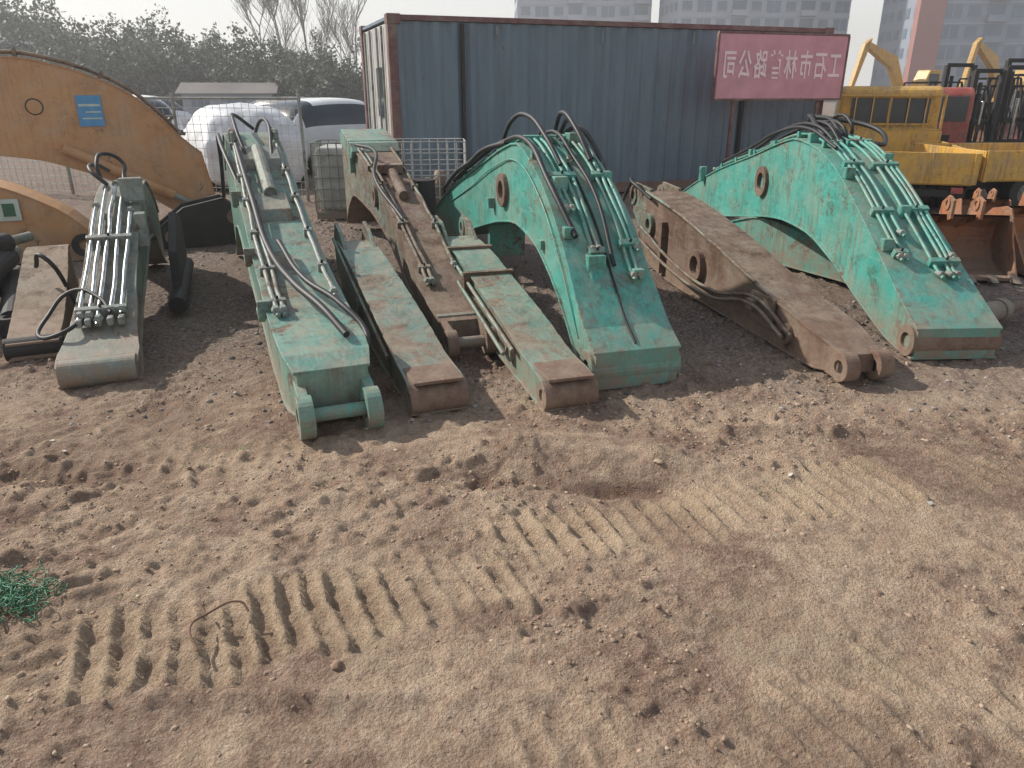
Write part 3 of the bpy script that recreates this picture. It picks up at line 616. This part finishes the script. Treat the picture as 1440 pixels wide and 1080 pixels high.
# ================================================================ CARS
def car(name,loc,rz,paintm,glassm,L_=4.3,Wd=1.75,Hh=1.45,cover=False):
    e=empty(name,loc,rz)
    S=[(-.5,.84,.35,.62,.70,.78),(-.49,.95,.25,.74,.86,.84),(-.455,.98,.22,.88,1.02,.84),(-.40,1,.2,.92,1.30,.74),(-.33,1,.2,.94,1.42,.72),(-.1,1,.2,.93,1.46,.72),(.06,1,.2,.92,1.43,.71),(.15,1,.2,.91,1.26,.72),(.27,1,.2,.88,.95,.84),(.42,.97,.2,.78,.85,.84),(.485,.92,.25,.66,.74,.8),(.5,.82,.35,.55,.62,.7)]
    V=[];F=[];MI=[]; hw=Wd/2; zs=Hh/1.46
    for (x,h_,zb,zk,zt,tw) in S:
        if cover: zb=.05
        V+=[(x*L_,-hw*h_*.95,zb),(x*L_,-hw*h_,.5),(x*L_,-hw*h_*.99,zk*zs),(x*L_,-hw*tw,zt*zs-.03),(x*L_,-hw*tw*.55,zt*zs),(x*L_,0,zt*zs+.015),(x*L_,hw*tw*.55,zt*zs),(x*L_,hw*tw,zt*zs-.03),(x*L_,hw*h_*.99,zk*zs),(x*L_,hw*h_,.5),(x*L_,hw*h_*.95,zb),(x*L_,0,zb)]
    n=12
    for i in range(len(S)-1):
        for k in range(n):
            l=(k+1)%n; F.append((n*i+k,n*i+l,n*i+n+l,n*i+n+k))
            gl=(k in (2,7) and 3<=i<=6) or (k in (3,4,5,6) and i in (2,3,6,7))
            MI.append(1 if (gl and not cover) else 0)
    F+=[tuple(range(n)),tuple(range(n*len(S)-1,n*len(S)-n-1,-1))]; MI+=[0,0]
    o=obj('body',V,F,[paintm,glassm],e,MI,smooth=True,sub=3 if cover else 2)
    if cover:
        t=bpy.data.textures.new('wrinkle','CLOUDS'); t.noise_scale=.35; t.noise_depth=3
        d=o.modifiers.new('wrinkles','DISPLACE'); d.texture=t; d.strength=.09; d.mid_level=.5
    mb=MB()
    for x in (-.31,.31):
        for s_ in (-1,1):
            mb.ring((x*L_,s_*hw*.98-s_*.2,.31),(x*L_,s_*hw*.99,.31),.31,.19,28,0); mb.tube((x*L_,s_*hw*.98-s_*.15,.31),(x*L_,s_*hw*.965,.31),.19,20,1)
    mb.make('wheels',[M['rubber'],M['steel']],e,bevel=.01)
    if not cover:
        mb=MB()
        for s_ in (-1,1): mb.box(-.497*L_,-.44*L_,s_*hw*.66-.12,s_*hw*.66+.12,.66,.82,0); mb.box(.44*L_,.492*L_,s_*hw*.62-.13,s_*hw*.62+.13,.55,.68,1); mb.box(.12*L_,.15*L_,s_*hw*1.1-.08,s_*hw*1.1+.08,.92,1.03,2)
        mb.box(-.503*L_,-.49*L_,-.25,.25,.46,.58,1); mb.make('lamps_and_mirrors',[M['red'],M['white'],M['dark']],e,bevel=.02)
car('covered_car',(-5.2,14.8,0),R(118),M['cloth'],M['cloth'],4.2,1.75,1.36,True)
car('white_car',(-3.7,17.2,0),R(52),M['white'],M['glass'],4.0,1.7,1.45)
car('white_car',(-8.6,17.8,0),R(120),M['white'],M['glass'],4.4,1.8,1.5)
car('dark_car',(-6.3,21.5,0),R(150),plain('dark_car_paint',(.06,.065,.08),.3),M['glass'],4.4,1.8,1.45)
car('white_car',(-11.5,23,0),R(160),M['white'],M['glass'],4.4,1.8,1.5)
# ================================================================ TRUCKS
def flatbed(loc,rz):
    e=empty('flatbed_truck',loc,rz); e.scale=(.96,.96,.96)
    mb=MB(); w=.9
    mb.box(-w,w,0,.04,.42,.84); mb.box(-w,-w+.04,.05,3.0,.42,.84); mb.box(w-.04,w,.05,3.0,.42,.84); mb.box(-w+.045,w-.045,2.96,3.0,.42,1.0); mb.box(-w+.045,w-.045,.045,2.95,.40,.44)
    for x in (-w+.02,-.3,.3,w-.08): mb.box(x,x+.06,-.02,-.001,.42,.84)
    for y in (.5,1.2,1.9,2.6): 
        for s_ in (-1,1): mb.box(s_*(w+.012)-.01,s_*(w+.012)+.01,y,y+.06,.42,.84)
    mb.make('cargo_bed',[M['tyellow']],e,bevel=.006)
    mb=MB(); mb.box(-.3,-.22,.1,4.6,.28,.38); mb.box(.22,.3,.1,4.6,.28,.38); mb.box(-.8,.8,.05,.12,.24,.34); mb.tube((-.75,.9,.26),(.75,.9,.26),.05); mb.box(-.85,.85,1.6,2.1,.2,.38); mb.make('chassis',[M['dark']],e,bevel=.004)
    mb=MB()
    for y in (.9,3.9):
        for s_ in (-1,1): mb.ring((s_*.55,y,.27),(s_*.82,y,.27),.27,.15,28,0); mb.tube((s_*.6,y,.27),(s_*.79,y,.27),.15,20,1)
    mb.make('wheels',[M['rubber'],M['steel']],e,bevel=.012)
    mb=MB(); w=.8
    mb.prism([(3.15,.42),(4.75,.42),(4.78,.95),(4.55,1.66),(4.4,1.72),(3.3,1.72),(3.17,1.66)],-w,w,0,'x'); mb.make('cab',[M['tyellow']],e,bevel=.05)
    mb=MB(); mb.box(-.62,.62,3.128,3.15,1.12,1.52); 
    for s_ in (-1,1): mb.box(s_*(w+.003)-.006,s_*(w+.003)+.006,3.55,4.4,1.1,1.52)
    mb.make('windows',[M['glass']],e,bevel=.004)
    mb=MB(); mb.box(-.66,.66,3.118,3.127,1.08,1.115); mb.box(-.66,.66,3.118,3.127,1.525,1.56); mb.box(-.02,.02,3.112,3.127,1.115,1.525); mb.box(-.85,.85,3.02,3.06,1.0,1.03); mb.box(-.85,-.81,3.02,3.06,.84,1.55); mb.box(.81,.85,3.02,3.06,.84,1.55); mb.box(-.85,.85,3.02,3.06,1.55,1.59)
    for k in range(-2,3): mb.box(k*.28-.01,k*.28+.01,3.03,3.05,1.03,1.55)
    mb.make('rear_rack',[M['tyellow']],e,bevel=.004)
    mb=MB(); mb.box(-.75,-.6,-.03,-.005,.3,.38); mb.box(.6,.75,-.03,-.005,.3,.38); mb.make('tail_lamps',[M['red']],e)
    return e
flatbed((5.33,10.45,0),R(-19))
e=empty('yellow_trailer',(6.3,10.35,0),R(4)); e.scale=(.96,.96,.96); mb=MB()
mb.box(0,4.2,0,.04,.46,.86); mb.box(0,4.2,1.7,1.74,.46,.86); mb.box(0,.04,.045,1.695,.46,.86); mb.box(.045,4.2,.045,1.695,.44,.48)
for x in (.02,1.0,2.0,3.0,4.1): mb.box(x,x+.06,-.02,-.001,.44,.87)
mb.make('bed',[M['tyellow']],e,bevel=.006)
mb=MB(); mb.box(.1,4.1,.4,.5,.3,.43); mb.box(.1,4.1,1.2,1.3,.3,.43); mb.make('chassis',[M['dark']],e)
mb=MB()
for x in (.8,1.5,3.2):
    for y in (.08,1.4): mb.ring((x,y,.27),(x,y+.22,.27),.27,.14,28); mb.tube((x,y+.03,.27),(x,y+.19,.27),.14,18,1)
mb.make('wheels',[M['rubber'],M['steel']],e,bevel=.012)
def forklift(loc,rz,bodym,s=1.0):
    e=empty('forklift',loc,rz); e.scale=(s,s,s); mb=MB()
    for x in (-.34,.34):
        mb.box(x-.05,x+.05,-.08,.04,.1,2.35,1); mb.box(x*.72-.035,x*.72+.035,-.14,-.085,.15,2.1,1)
    for z in (.35,1.2,2.3): mb.box(-.34,.34,-.02,.03,z,z+.09,1)
    mb.box(-.42,.42,-.2,-.15,.35,.45,1); mb.box(-.42,.42,-.2,-.15,.75,.83,1)
    for k in range(-3,4): mb.box(k*.12-.012,k*.12+.012,-.19,-.16,.45,1.2,1)
    for x in (-.24,.24): mb.box(x-.05,x+.05,-1.1,-.2,.06,.1,1); mb.box(x-.05,x+.05,-.24,-.2,.06,.7,1)
    mb.tube((0,0,.2),(0,0,1.7),.04,12,2)
    mb.make('mast_and_forks',[bodym,M['dark'],M['chrome']],e,bevel=.006)
    mb=MB(); mb.prism([(.1,.25),(2.0,.25),(2.1,.5),(2.1,1.05),(1.3,1.1),(1.2,.95),(.6,.7),(.1,.75)],-.5,.5,0,'x'); mb.make('body',[bodym],e,bevel=.03)
    mb=MB()
    for x in (-.45,.45):
        mb.tube((x,.15,.7),(x*.95,.45,1.95),.03,10); mb.tube((x,1.7,1.05),(x*.95,1.55,1.95),.03,10)
    for k in range(8): mb.box(-.45,.45,.45+k*.15,.49+k*.15,1.94,1.98)
    mb.box(-.25,.25,1.0,1.4,1.1,1.2); mb.box(-.25,.25,1.38,1.48,1.2,1.6); mb.make('overhead_guard',[M['dark']],e,bevel=.004)
    mb=MB()
    for x in (-.55,.4):
        mb.ring((x,.35,.3),(x+.15,.35,.3),.3,.15,24); mb.tube((x+.02,.35,.3),(x+.13,.35,.3),.15,16,1); mb.ring((x,1.7,.24),(x+.15,1.7,.24),.24,.12,24); mb.tube((x+.02,1.7,.24),(x+.13,1.7,.24),.12,16,1)
    mb.make('wheels',[M['rubber'],M['steel']],e,bevel=.01)
forklift((8.85,15.0,0),R(8),M['red'],.82); forklift((9.75,15.4,0),R(-5),M['orange'],.85); forklift((10.9,16.2,0),R(12),M['red'],.85); forklift((9.9,17.9,0),R(5),M['red'],.9); forklift((11.6,18.5,0),R(5),M['red'],.95); forklift((12.9,19.5,0),R(-8),M['orange'],1.0)
e=empty('red_truck',(7.85,14.6,0),R(-12)); e.scale=(.62,.78,.78); mb=MB(); mb.prism([(0,.45),(1.7,.45),(1.7,1.2),(1.55,2.0),(1.4,2.1),(.15,2.1),(0,1.95)],-.9,.9,0,'x'); mb.make('cab',[M['red']],e,bevel=.06)
mb=MB(); mb.box(-.75,.75,-.02,-.002,1.35,1.9); mb.box(-.915,-.905,.3,1.35,1.35,1.9); mb.box(.905,.915,.3,1.35,1.35,1.9); mb.make('windows',[M['glass']],e)
mb=MB(); mb.box(-.85,.85,-.06,0.0,.45,.62); mb.box(-.4,.4,-.03,-.003,.75,1.05); mb.make('bumper',[M['dark']],e,bevel=.01)
mb=MB()
for y in (.6,3.6):
    for s_ in (-1,1): mb.ring((s_*.65,y,.4),(s_*.92,y,.4),.4,.2,28); mb.tube((s_*.7,y,.4),(s_*.88,y,.4),.2,18,1)
mb.box(-.4,.4,1.7,4.3,.5,.62,1); mb.make('chassis_wheels',[M['rubber'],M['dark']],e,bevel=.01)
def excavator(loc,rz,s=1):
    e=empty('yellow_excavator',loc,rz); e.scale=(s,s,s); mb=MB()
    mb.prism([(-1.6,.25),(-1.3,0),(1.3,0),(1.6,.25),(1.6,.5),(1.3,.75),(-1.3,.75),(-1.6,.5)],-1.2,-.75,1); mb.prism([(-1.6,.25),(-1.3,0),(1.3,0),(1.6,.25),(1.6,.5),(1.3,.75),(-1.3,.75),(-1.6,.5)],.75,1.2,1)
    mb.box(-.7,.7,-.74,.74,.3,.85,1); mb.prism([(-2.0,.95),(1.4,.95),(1.4,1.4),(-.2,1.9),(-2.0,1.9)],-1.1,1.1,0); mb.make('undercarriage_and_body',[M['tyellow'],M['dark']],e,bevel=.04)
    mb=MB(); mb.prism([(0,1.4),(1.35,1.42),(1.3,2.2),(1.0,2.8),(.1,2.8)],.25,1.1,0); mb.make('cab',[M['tyellow']],e,bevel=.05)
    mb=MB(); mb.box(.25,1.05,1.102,1.112,1.7,2.6); mb.make('cab_window',[M['glass']],e)
    mb=MB(); mb.prism([(.9,1.3),(1.2,1.1),(2.6,2.9),(4.6,3.9),(4.5,4.2),(2.2,3.5)],-.55,-.2,0); mb.prism([(4.3,4.4),(4.8,4.1),(5.4,1.9),(5.2,1.8)],-.5,-.25,0); mb.prism([(5.1,1.9),(5.6,1.8),(5.7,1.2),(4.9,1.0),(4.7,1.4)],-.7,-.1,1); mb.make('boom_and_arm',[M['tyellow'],M['dark']],e,bevel=.03)
excavator((22.5,44,0),R(205),.95); excavator((27.5,44,0),R(215),.95)
# ================================================================ BUCKETS
def bucket(loc,rz,w=.85,s=1.0):
    e=empty('excavator_bucket',loc,rz); e.scale=(s,s,s)
    prof=[(-.38,.03),(-.2,.0),(.05,.02),(.25,.12),(.36,.30),(.34,.48),(.22,.60),(.05,.64)]
    V=[];F=[];n=len(prof)
    for t in (0,.02):
        for x in (0,w):
            for (y,z) in prof:
                cy,cz=.0,.32; d=Vector((y-cy,z-cz)).normalized()*t; V.append((x,y-d.x,z-d.y))
    for i in range(n-1):
        F.append((i,i+1,n+i+1,n+i)); F.append((2*n+i,3*n+i,3*n+i+1,2*n+i+1))
    obj('shell',V,F,M['orange'],e,smooth=False)
    mb=MB()
    for x in (0,w-.02): mb.prism(prof[:]+[(-.02,.62),(-.12,.40)],x,x+.02,0,'x')
    mb.box(0,w,-.42,-.3,.012,.05); mb.make('side_plates',[M['orange']],e,bevel=.004)
    mb=MB()
    for k in range(5):
        x=.06+k*(w-.12)/4; mb.prism([(-.55,.02),(-.40,.0),(-.36,.0),(-.36,.07),(-.42,.07)],x-.035,x+.035,0,'x')
    mb.make('teeth',[M['steel']],e,bevel=.004)
    mb=MB()
    for x in (w*.35,w*.65):
        mb.prism([(-.05,.6),(.3,.5),(.25,.75),(.1,.84),(-.05,.8)],x-.015,x+.015,0,'x'); mb.ring((x-.03,.08,.75),(x+.03,.08,.75),.07,.035,20)
    mb.make('hanger_ears',[M['orange']],e,bevel=.003)
bucket((3.66,6.85,0),R(-8),1.0,.82); bucket((4.56,6.95,0),R(12),1.1,.9); bucket((5.3,9.0,0),R(-10),.9,.6)
# ================================================================ HIGH-RISES
M['tgrey']=plain('haze_paled_concrete',(.40,.44,.50),.8,0,.03,.1,0); M['tgrey2']=plain('hazed_grey_facade',(.28,.32,.38),.8,0,.04,.1,0)  # far wall greys paled and blued: distance haze put into the colour
M['tred']=plain('red_brick_facade',(.36,.17,.14),.85,0,.05,.2,0); M['twin']=plain('hazed_tower_window',(.15,.20,.26),.3,0,.15,.3,0)  # far window tone lifted and blued, haze painted into it
def tower(name,x,y,w,d,h,rz,wall,fl=2.9,bay=3.2,accent=None):
    e=empty(name,(x,y,0),rz); mb=MB(); mb.box(0,w,0,d,0,h,0)
    nf=int(h/fl); nb=int(w/bay)
    for f_ in range(nf):
        z=f_*fl
        for k in range(nb):
            x0=k*bay
            if k%4==3: mb.box(x0+.15,x0+bay-.15,-1.1,-.02,z+.0,z+.95,0); mb.box(x0+.3,x0+bay-.3,-.05,-.01,z+.95,z+2.5,1)
            elif k%4==1: mb.box(x0+.3,x0+bay-.3,-.06,-.01,z+.6,z+2.5,1); mb.box(x0+bay/2-.05,x0+bay/2+.05,-.09,-.065,z+.6,z+2.5,2)
            else: mb.box(x0+.7,x0+bay-.7,-.06,-.01,z+.9,z+2.4,1); mb.box(x0+.6,x0+bay-.6,-.2,-.07,z+.78,z+.88,0)
        mb.box(-.05,w+.05,-.14,-.001,z+fl-.22,z+fl-.04,2)
        for k in range(int(d/bay)): mb.box(-.06,-.01,k*bay+.8,k*bay+bay-.8,z+.9,z+2.4,1)
    mb.box(-.3,w+.3,-.4,d+.3,h,h+.8,2)
    if accent: mb.box(-.5,bay*1.05,-.7,1,0,h+2,3)
    mb.make('facade',[wall,M['twin'],M['tgrey'],accent or wall],e)
tower('apartment_tower',1,160,26,14,44,R(2),M['tgrey'])
tower('apartment_tower',30,150,32,14,46,R(4),M['tgrey'])
tower('red_apartment_tower',63,128,46,16,45,R(-4),M['tgrey2'],accent=M['tred'])
e=empty('white_warehouse',(-52,48,0),R(-8)); mb=MB(); mb.box(0,18,0,10,0,4.4,0); mb.prism([(-.4,4.4),(18.4,4.4),(18.2,4.8),(9,7.2),(-.2,4.8)],-.4,10.4,1,'y')
for k in range(6): mb.box(.8+k*2.9,2.4+k*2.9,-.04,-.005,1.4,2.8,2)
for k in range(30): mb.box(k*.6-.2,k*.6-.14,-.43,-.401,4.1,4.4,1)
mb.make('hall',[M['tgrey'],M['white'],M['twin']],e)
M['roof']=plain('dull_roof',(.16,.14,.13),.8,0,.15,.5)
for (x,y,w,h,rz) in ((-19,46,5,1.5,12),(-33,50,8,2.0,8)):
    e=empty('low_shed',(x,y,0),R(rz)); mb=MB(); mb.box(0,w,0,4,0,h,0); mb.prism([(-.3,h),(4.3,h),(2,h+.6)],-.3,w+.3,1,'x')
    for k in range(int(w/2)): mb.box(.5+2*k,1.5+2*k,-.03,-.003,.7,1.3,2)
    mb.make('shed',[M['tgrey2'],M['roof'],M['twin']],e)
# ================================================================ TREES
def leafmat(name,a,b_,c_):
    m,nt,b=newmat(name); ge=nd(nt,'ShaderNodeNewGeometry')
    nt.links.new(ramp(nt,ge.outputs['Random Per Island'],[(0,a),(.6,b_),(1,c_)]),b.inputs['Base Color']); b.inputs['Roughness'].default_value=.7; return m
M['leaf']=leafmat('hazed_winter_foliage',(.065,.08,.055),(.115,.135,.095),(.18,.19,.14))  # leaf greens lightened and greyed, part of the haze is in their colour
M['bark']=plain('bark',(.19,.17,.155),.9)
def treeline(name,crowns,nleaf,ls,seed):
    r=np.random.RandomState(seed); V=[]
    for (cx,cy,cz,rx,rz) in crowns:
        nsub=14; subs=r.normal(0,.45,(nsub,3))*np.array([rx,rx,rz])+np.array([cx,cy,cz])
        s=subs[r.randint(nsub,size=nleaf)]; d=r.normal(0,1,(nleaf,3)); d/=np.linalg.norm(d,axis=1)[:,None]
        p=s+d*np.array([rx,rx,rz])*.40*(r.rand(nleaf,1)**.5); p[:,2]=np.abs(p[:,2])+.05
        a=r.normal(0,1,(nleaf,3));a/=np.linalg.norm(a,axis=1)[:,None];b_=np.cross(a,r.normal(0,1,(nleaf,3)));b_/=np.linalg.norm(b_,axis=1)[:,None]
        q=ls*r.uniform(.4,1.4,(nleaf,1))
        V.append(np.stack([p-a*q,p+b_*q*.6,p+a*q,p-b_*q*.6],1).reshape(-1,3))
    V=np.concatenate(V); n=len(V)//4
    me=bpy.data.meshes.new(name); me.vertices.add(len(V)); me.vertices.foreach_set('co',V.reshape(-1))
    me.loops.add(n*4); me.loops.foreach_set('vertex_index',np.arange(n*4,dtype=np.int32))
    me.polygons.add(n); me.polygons.foreach_set('loop_start',np.arange(n,dtype=np.int32)*4)
    me.update(calc_edges=True); me.materials.append(M['leaf'])
    o=bpy.data.objects.new(name,me); col.objects.link(o)
cr=[];r=np.random.RandomState(9)
def ridge(x): return float(np.interp(x,[-60,-44,-38,-32,-27,-23,-18,-12,-5,5,20],[11,10.5,9.3,7.0,6.0,5.5,5.0,4.3,4,3,3]))
for k in range(190):
    x=r.uniform(-58,2); y=r.uniform(50,66); h_=ridge(x*58/y)*r.uniform(.7,1.12)*(y/58)
    cr.append((x,y,h_*.56,r.uniform(1.0,2.0),h_*.42))
treeline('distant_tree_mass',cr,900,.13,2)
e=empty('wooded_hill'); xs2=np.linspace(-80,20,50); V=[];F_=[]
for i_,x in enumerate(xs2):
    h_=ridge(x)*.72
    for (yy,q) in ((58,0),(63,.75),(70,1.0),(90,.8),(120,0)): V.append((x,yy,h_*q*(.9+.2*math.sin(x*1.3+yy))))
for i_ in range(49):
    for j in range(4): F_.append((5*i_+j,5*i_+5+j,5*i_+6+j,5*i_+1+j))
obj('slope',V,F_,plain('hill_scrub',(.10,.12,.09),.9,0,.25,.6),e,smooth=True)  # scrub green greyed in its colour to suggest distance haze
def baretree(name,loc,h_,seed):
    r=random.Random(seed)
    cu=bpy.data.curves.new(name,'CURVE'); cu.dimensions='3D'; cu.bevel_depth=1; cu.bevel_resolution=0
    def br(p,d,l,rad,dep):
        pts=[p];q=p;dd=d
        for i in range(4):
            dd=(dd+Vector((r.uniform(-.12,.12),r.uniform(-.12,.12),r.uniform(0,.1)))).normalized(); q=q+dd*l/4; pts.append(q)
        sp=cu.splines.new('POLY'); sp.points.add(4)
        for i,(b,pt) in enumerate(zip(sp.points,pts)): b.co=(*pt,1); b.radius=max(.010,rad*(1-.12*i))
        if dep>0:
            for k in range(6 if dep>2 else 5):
                i=r.choice((1,2,3,4)); a=r.uniform(0,6.28); t=Vector((math.cos(a),math.sin(a),r.uniform(.5,1.4))).normalized()
                br(pts[i],(dd*.5+t*.7).normalized(),l*r.uniform(.45,.68),rad*.5,dep-1)
    br(Vector((0,0,0)),Vector((0,0,1)),h_*.6,h_*.010,4)
    cu.materials.append(M['bark']); o=bpy.data.objects.new(name,cu); o.location=loc; col.objects.link(o)
for k,(x,y,h_) in enumerate(((-20.0,72,13),(-17,70,13.5),(-14.3,73,12.5),(-23.5,76,12))): baretree('bare_tree',(x,y,0),h_,k+3)
# ================================================================ small litter
def grassnet():
    r=random.Random(3); L=[]
    for k in range(150):
        p=Vector((r.gauss(0,.06),r.gauss(0,.05),abs(r.gauss(.01,.015)))); ln=[tuple(p)]
        d=Vector((r.gauss(0,1),r.gauss(0,1),r.gauss(.1,.4))).normalized()
        for i in range(6):
            p=p+d*.02; p.z=min(max(p.z,0),.06); d=(d+Vector((r.gauss(0,.8),r.gauss(0,.8),r.gauss(0,.4)))).normalized(); ln.append(tuple(p))
        L.append(ln)
    m=plain('green_plastic_net',(.06,.22,.11),.5,0,.3,40)
    o=curve('green_netting',L,.0018,m); o.location=(-1.66,2.02,.0)
grassnet()
def weeds():
    r=np.random.RandomState(8); V=[];F=[];k=0
    cs=[(r.uniform(-2.5,3.2),r.uniform(1.6,4.2)) for _ in range(60)]
    for c in cs:
        for j in range(r.randint(4,16)):
            x=c[0]+r.normal(0,.03);y=c[1]+r.normal(0,.03); z=float(height(np.array([x]),np.array([y]))[0][0]); a=r.uniform(0,6.28); l=r.uniform(.012,.035)
            dx,dy=math.cos(a),math.sin(a); V+=[(x-dy*.002,y+dx*.002,z),(x+dy*.002,y-dx*.002,z),(x+dx*l,y+dy*l,z+l*r.uniform(.3,.9))]; F.append((k,k+1,k+2)); k+=3
    obj('sparse_grass',V,F,leafmat('grass_blades',(.08,.13,.04),(.14,.18,.06),(.3,.27,.13)))
weeds()
mb=MB(); r=random.Random(5)
for k in range(30):
    x=r.uniform(-2.6,3);y=r.uniform(1.9,6.5); z=float(height(np.array([x]),np.array([y]))[0][0])+.006; s_=r.uniform(.005,.018)
    T=Matrix.Translation((x,y,z))@Matrix.Rotation(r.uniform(0,6.28),4,'Z')@Matrix.Rotation(r.uniform(-.5,.5),4,'X')
    mb.prism([(-s_,-s_*.5),(s_*.4,-s_*.7),(s_,.1*s_),(s_*.1,s_*.6),(-s_*.7,s_*.3)],0,.002,0,'z')
    n=len(mb.v)-10
    for i_ in range(10): mb.v[n+i_]=tuple(T@Vector(mb.v[n+i_]))
mb.make('litter_scraps',[plain('pale_scrap',(.45,.42,.36),.8)])
curve('dry_stick',[[(-.92,1.75,.03),(-.97,1.83,.05),(-.95,1.9,.04),(-.86,1.95,.05),(-.83,1.93,.03)],[(-.95,1.9,.04),(-1.0,1.96,.04)]],.004,plain('twig',(.2,.12,.08),.9))
# ================================================================ light morning haze (a real scattering volume)
hm=bpy.data.materials.new('thin_haze'); hm.use_nodes=True; nt=hm.node_tree
for n_ in list(nt.nodes): nt.nodes.remove(n_)
out=nt.nodes.new('ShaderNodeOutputMaterial'); vs=nt.nodes.new('ShaderNodeVolumeScatter'); vs.inputs['Color'].default_value=(.97,.98,1,1); vs.inputs['Density'].default_value=.0024; vs.inputs['Anisotropy'].default_value=.45
nt.links.new(vs.outputs[0],out.inputs['Volume'])
mb=MB(); mb.box(-200,200,-10,190,-.5,14); mb.make('haze_air',[hm])
# ================================================================ LIGHT / SKY / CAMERA
el=R(37); sdir=Vector((-.90,.44,0)).normalized(); az=math.atan2(sdir.x,sdir.y)
sv=Vector((sdir.x*math.cos(el),sdir.y*math.cos(el),math.sin(el)))
sun=bpy.data.lights.new('sun','SUN'); sun.energy=5.0; sun.angle=R(1.0); sun.color=(1,.935,.85)
so=bpy.data.objects.new('sun',sun); so.rotation_euler=(-sv).to_track_quat('-Z','Y').to_euler(); col.objects.link(so)
w=bpy.data.worlds.new('World'); sc.world=w; w.use_nodes=True; nt=w.node_tree
sky=nt.nodes.new('ShaderNodeTexSky'); sky.sky_type='NISHITA'; sky.sun_disc=False; sky.sun_elevation=el; sky.sun_rotation=az
sky.air_density=1.0; sky.dust_density=1.5; sky.ozone_density=1
tcw=nt.nodes.new('ShaderNodeTexCoord'); sx=nt.nodes.new('ShaderNodeSeparateXYZ'); nt.links.new(tcw.outputs['Generated'],sx.inputs[0])
hz=ramp(nt,sx.outputs[2],[(.0,g(.92)),(.22,g(.75)),(.6,g(.25))])
cw=mix(nt,hz,sky.outputs[0],(6.8,6.7,6.5))
nt.links.new(cw,nt.nodes['Background'].inputs[0]); nt.nodes['Background'].inputs[1].default_value=.14
cam=bpy.data.cameras.new('camera'); cam.lens=1050/1440*36; cam.sensor_width=36; cam.clip_end=3000
co=bpy.data.objects.new('camera',cam); co.location=(0,0,1.55); co.rotation_euler=(R(90-21.33),0,0); col.objects.link(co); sc.camera=co
sc.view_settings.view_transform='Standard'; sc.view_settings.look='None'; sc.view_settings.exposure=0
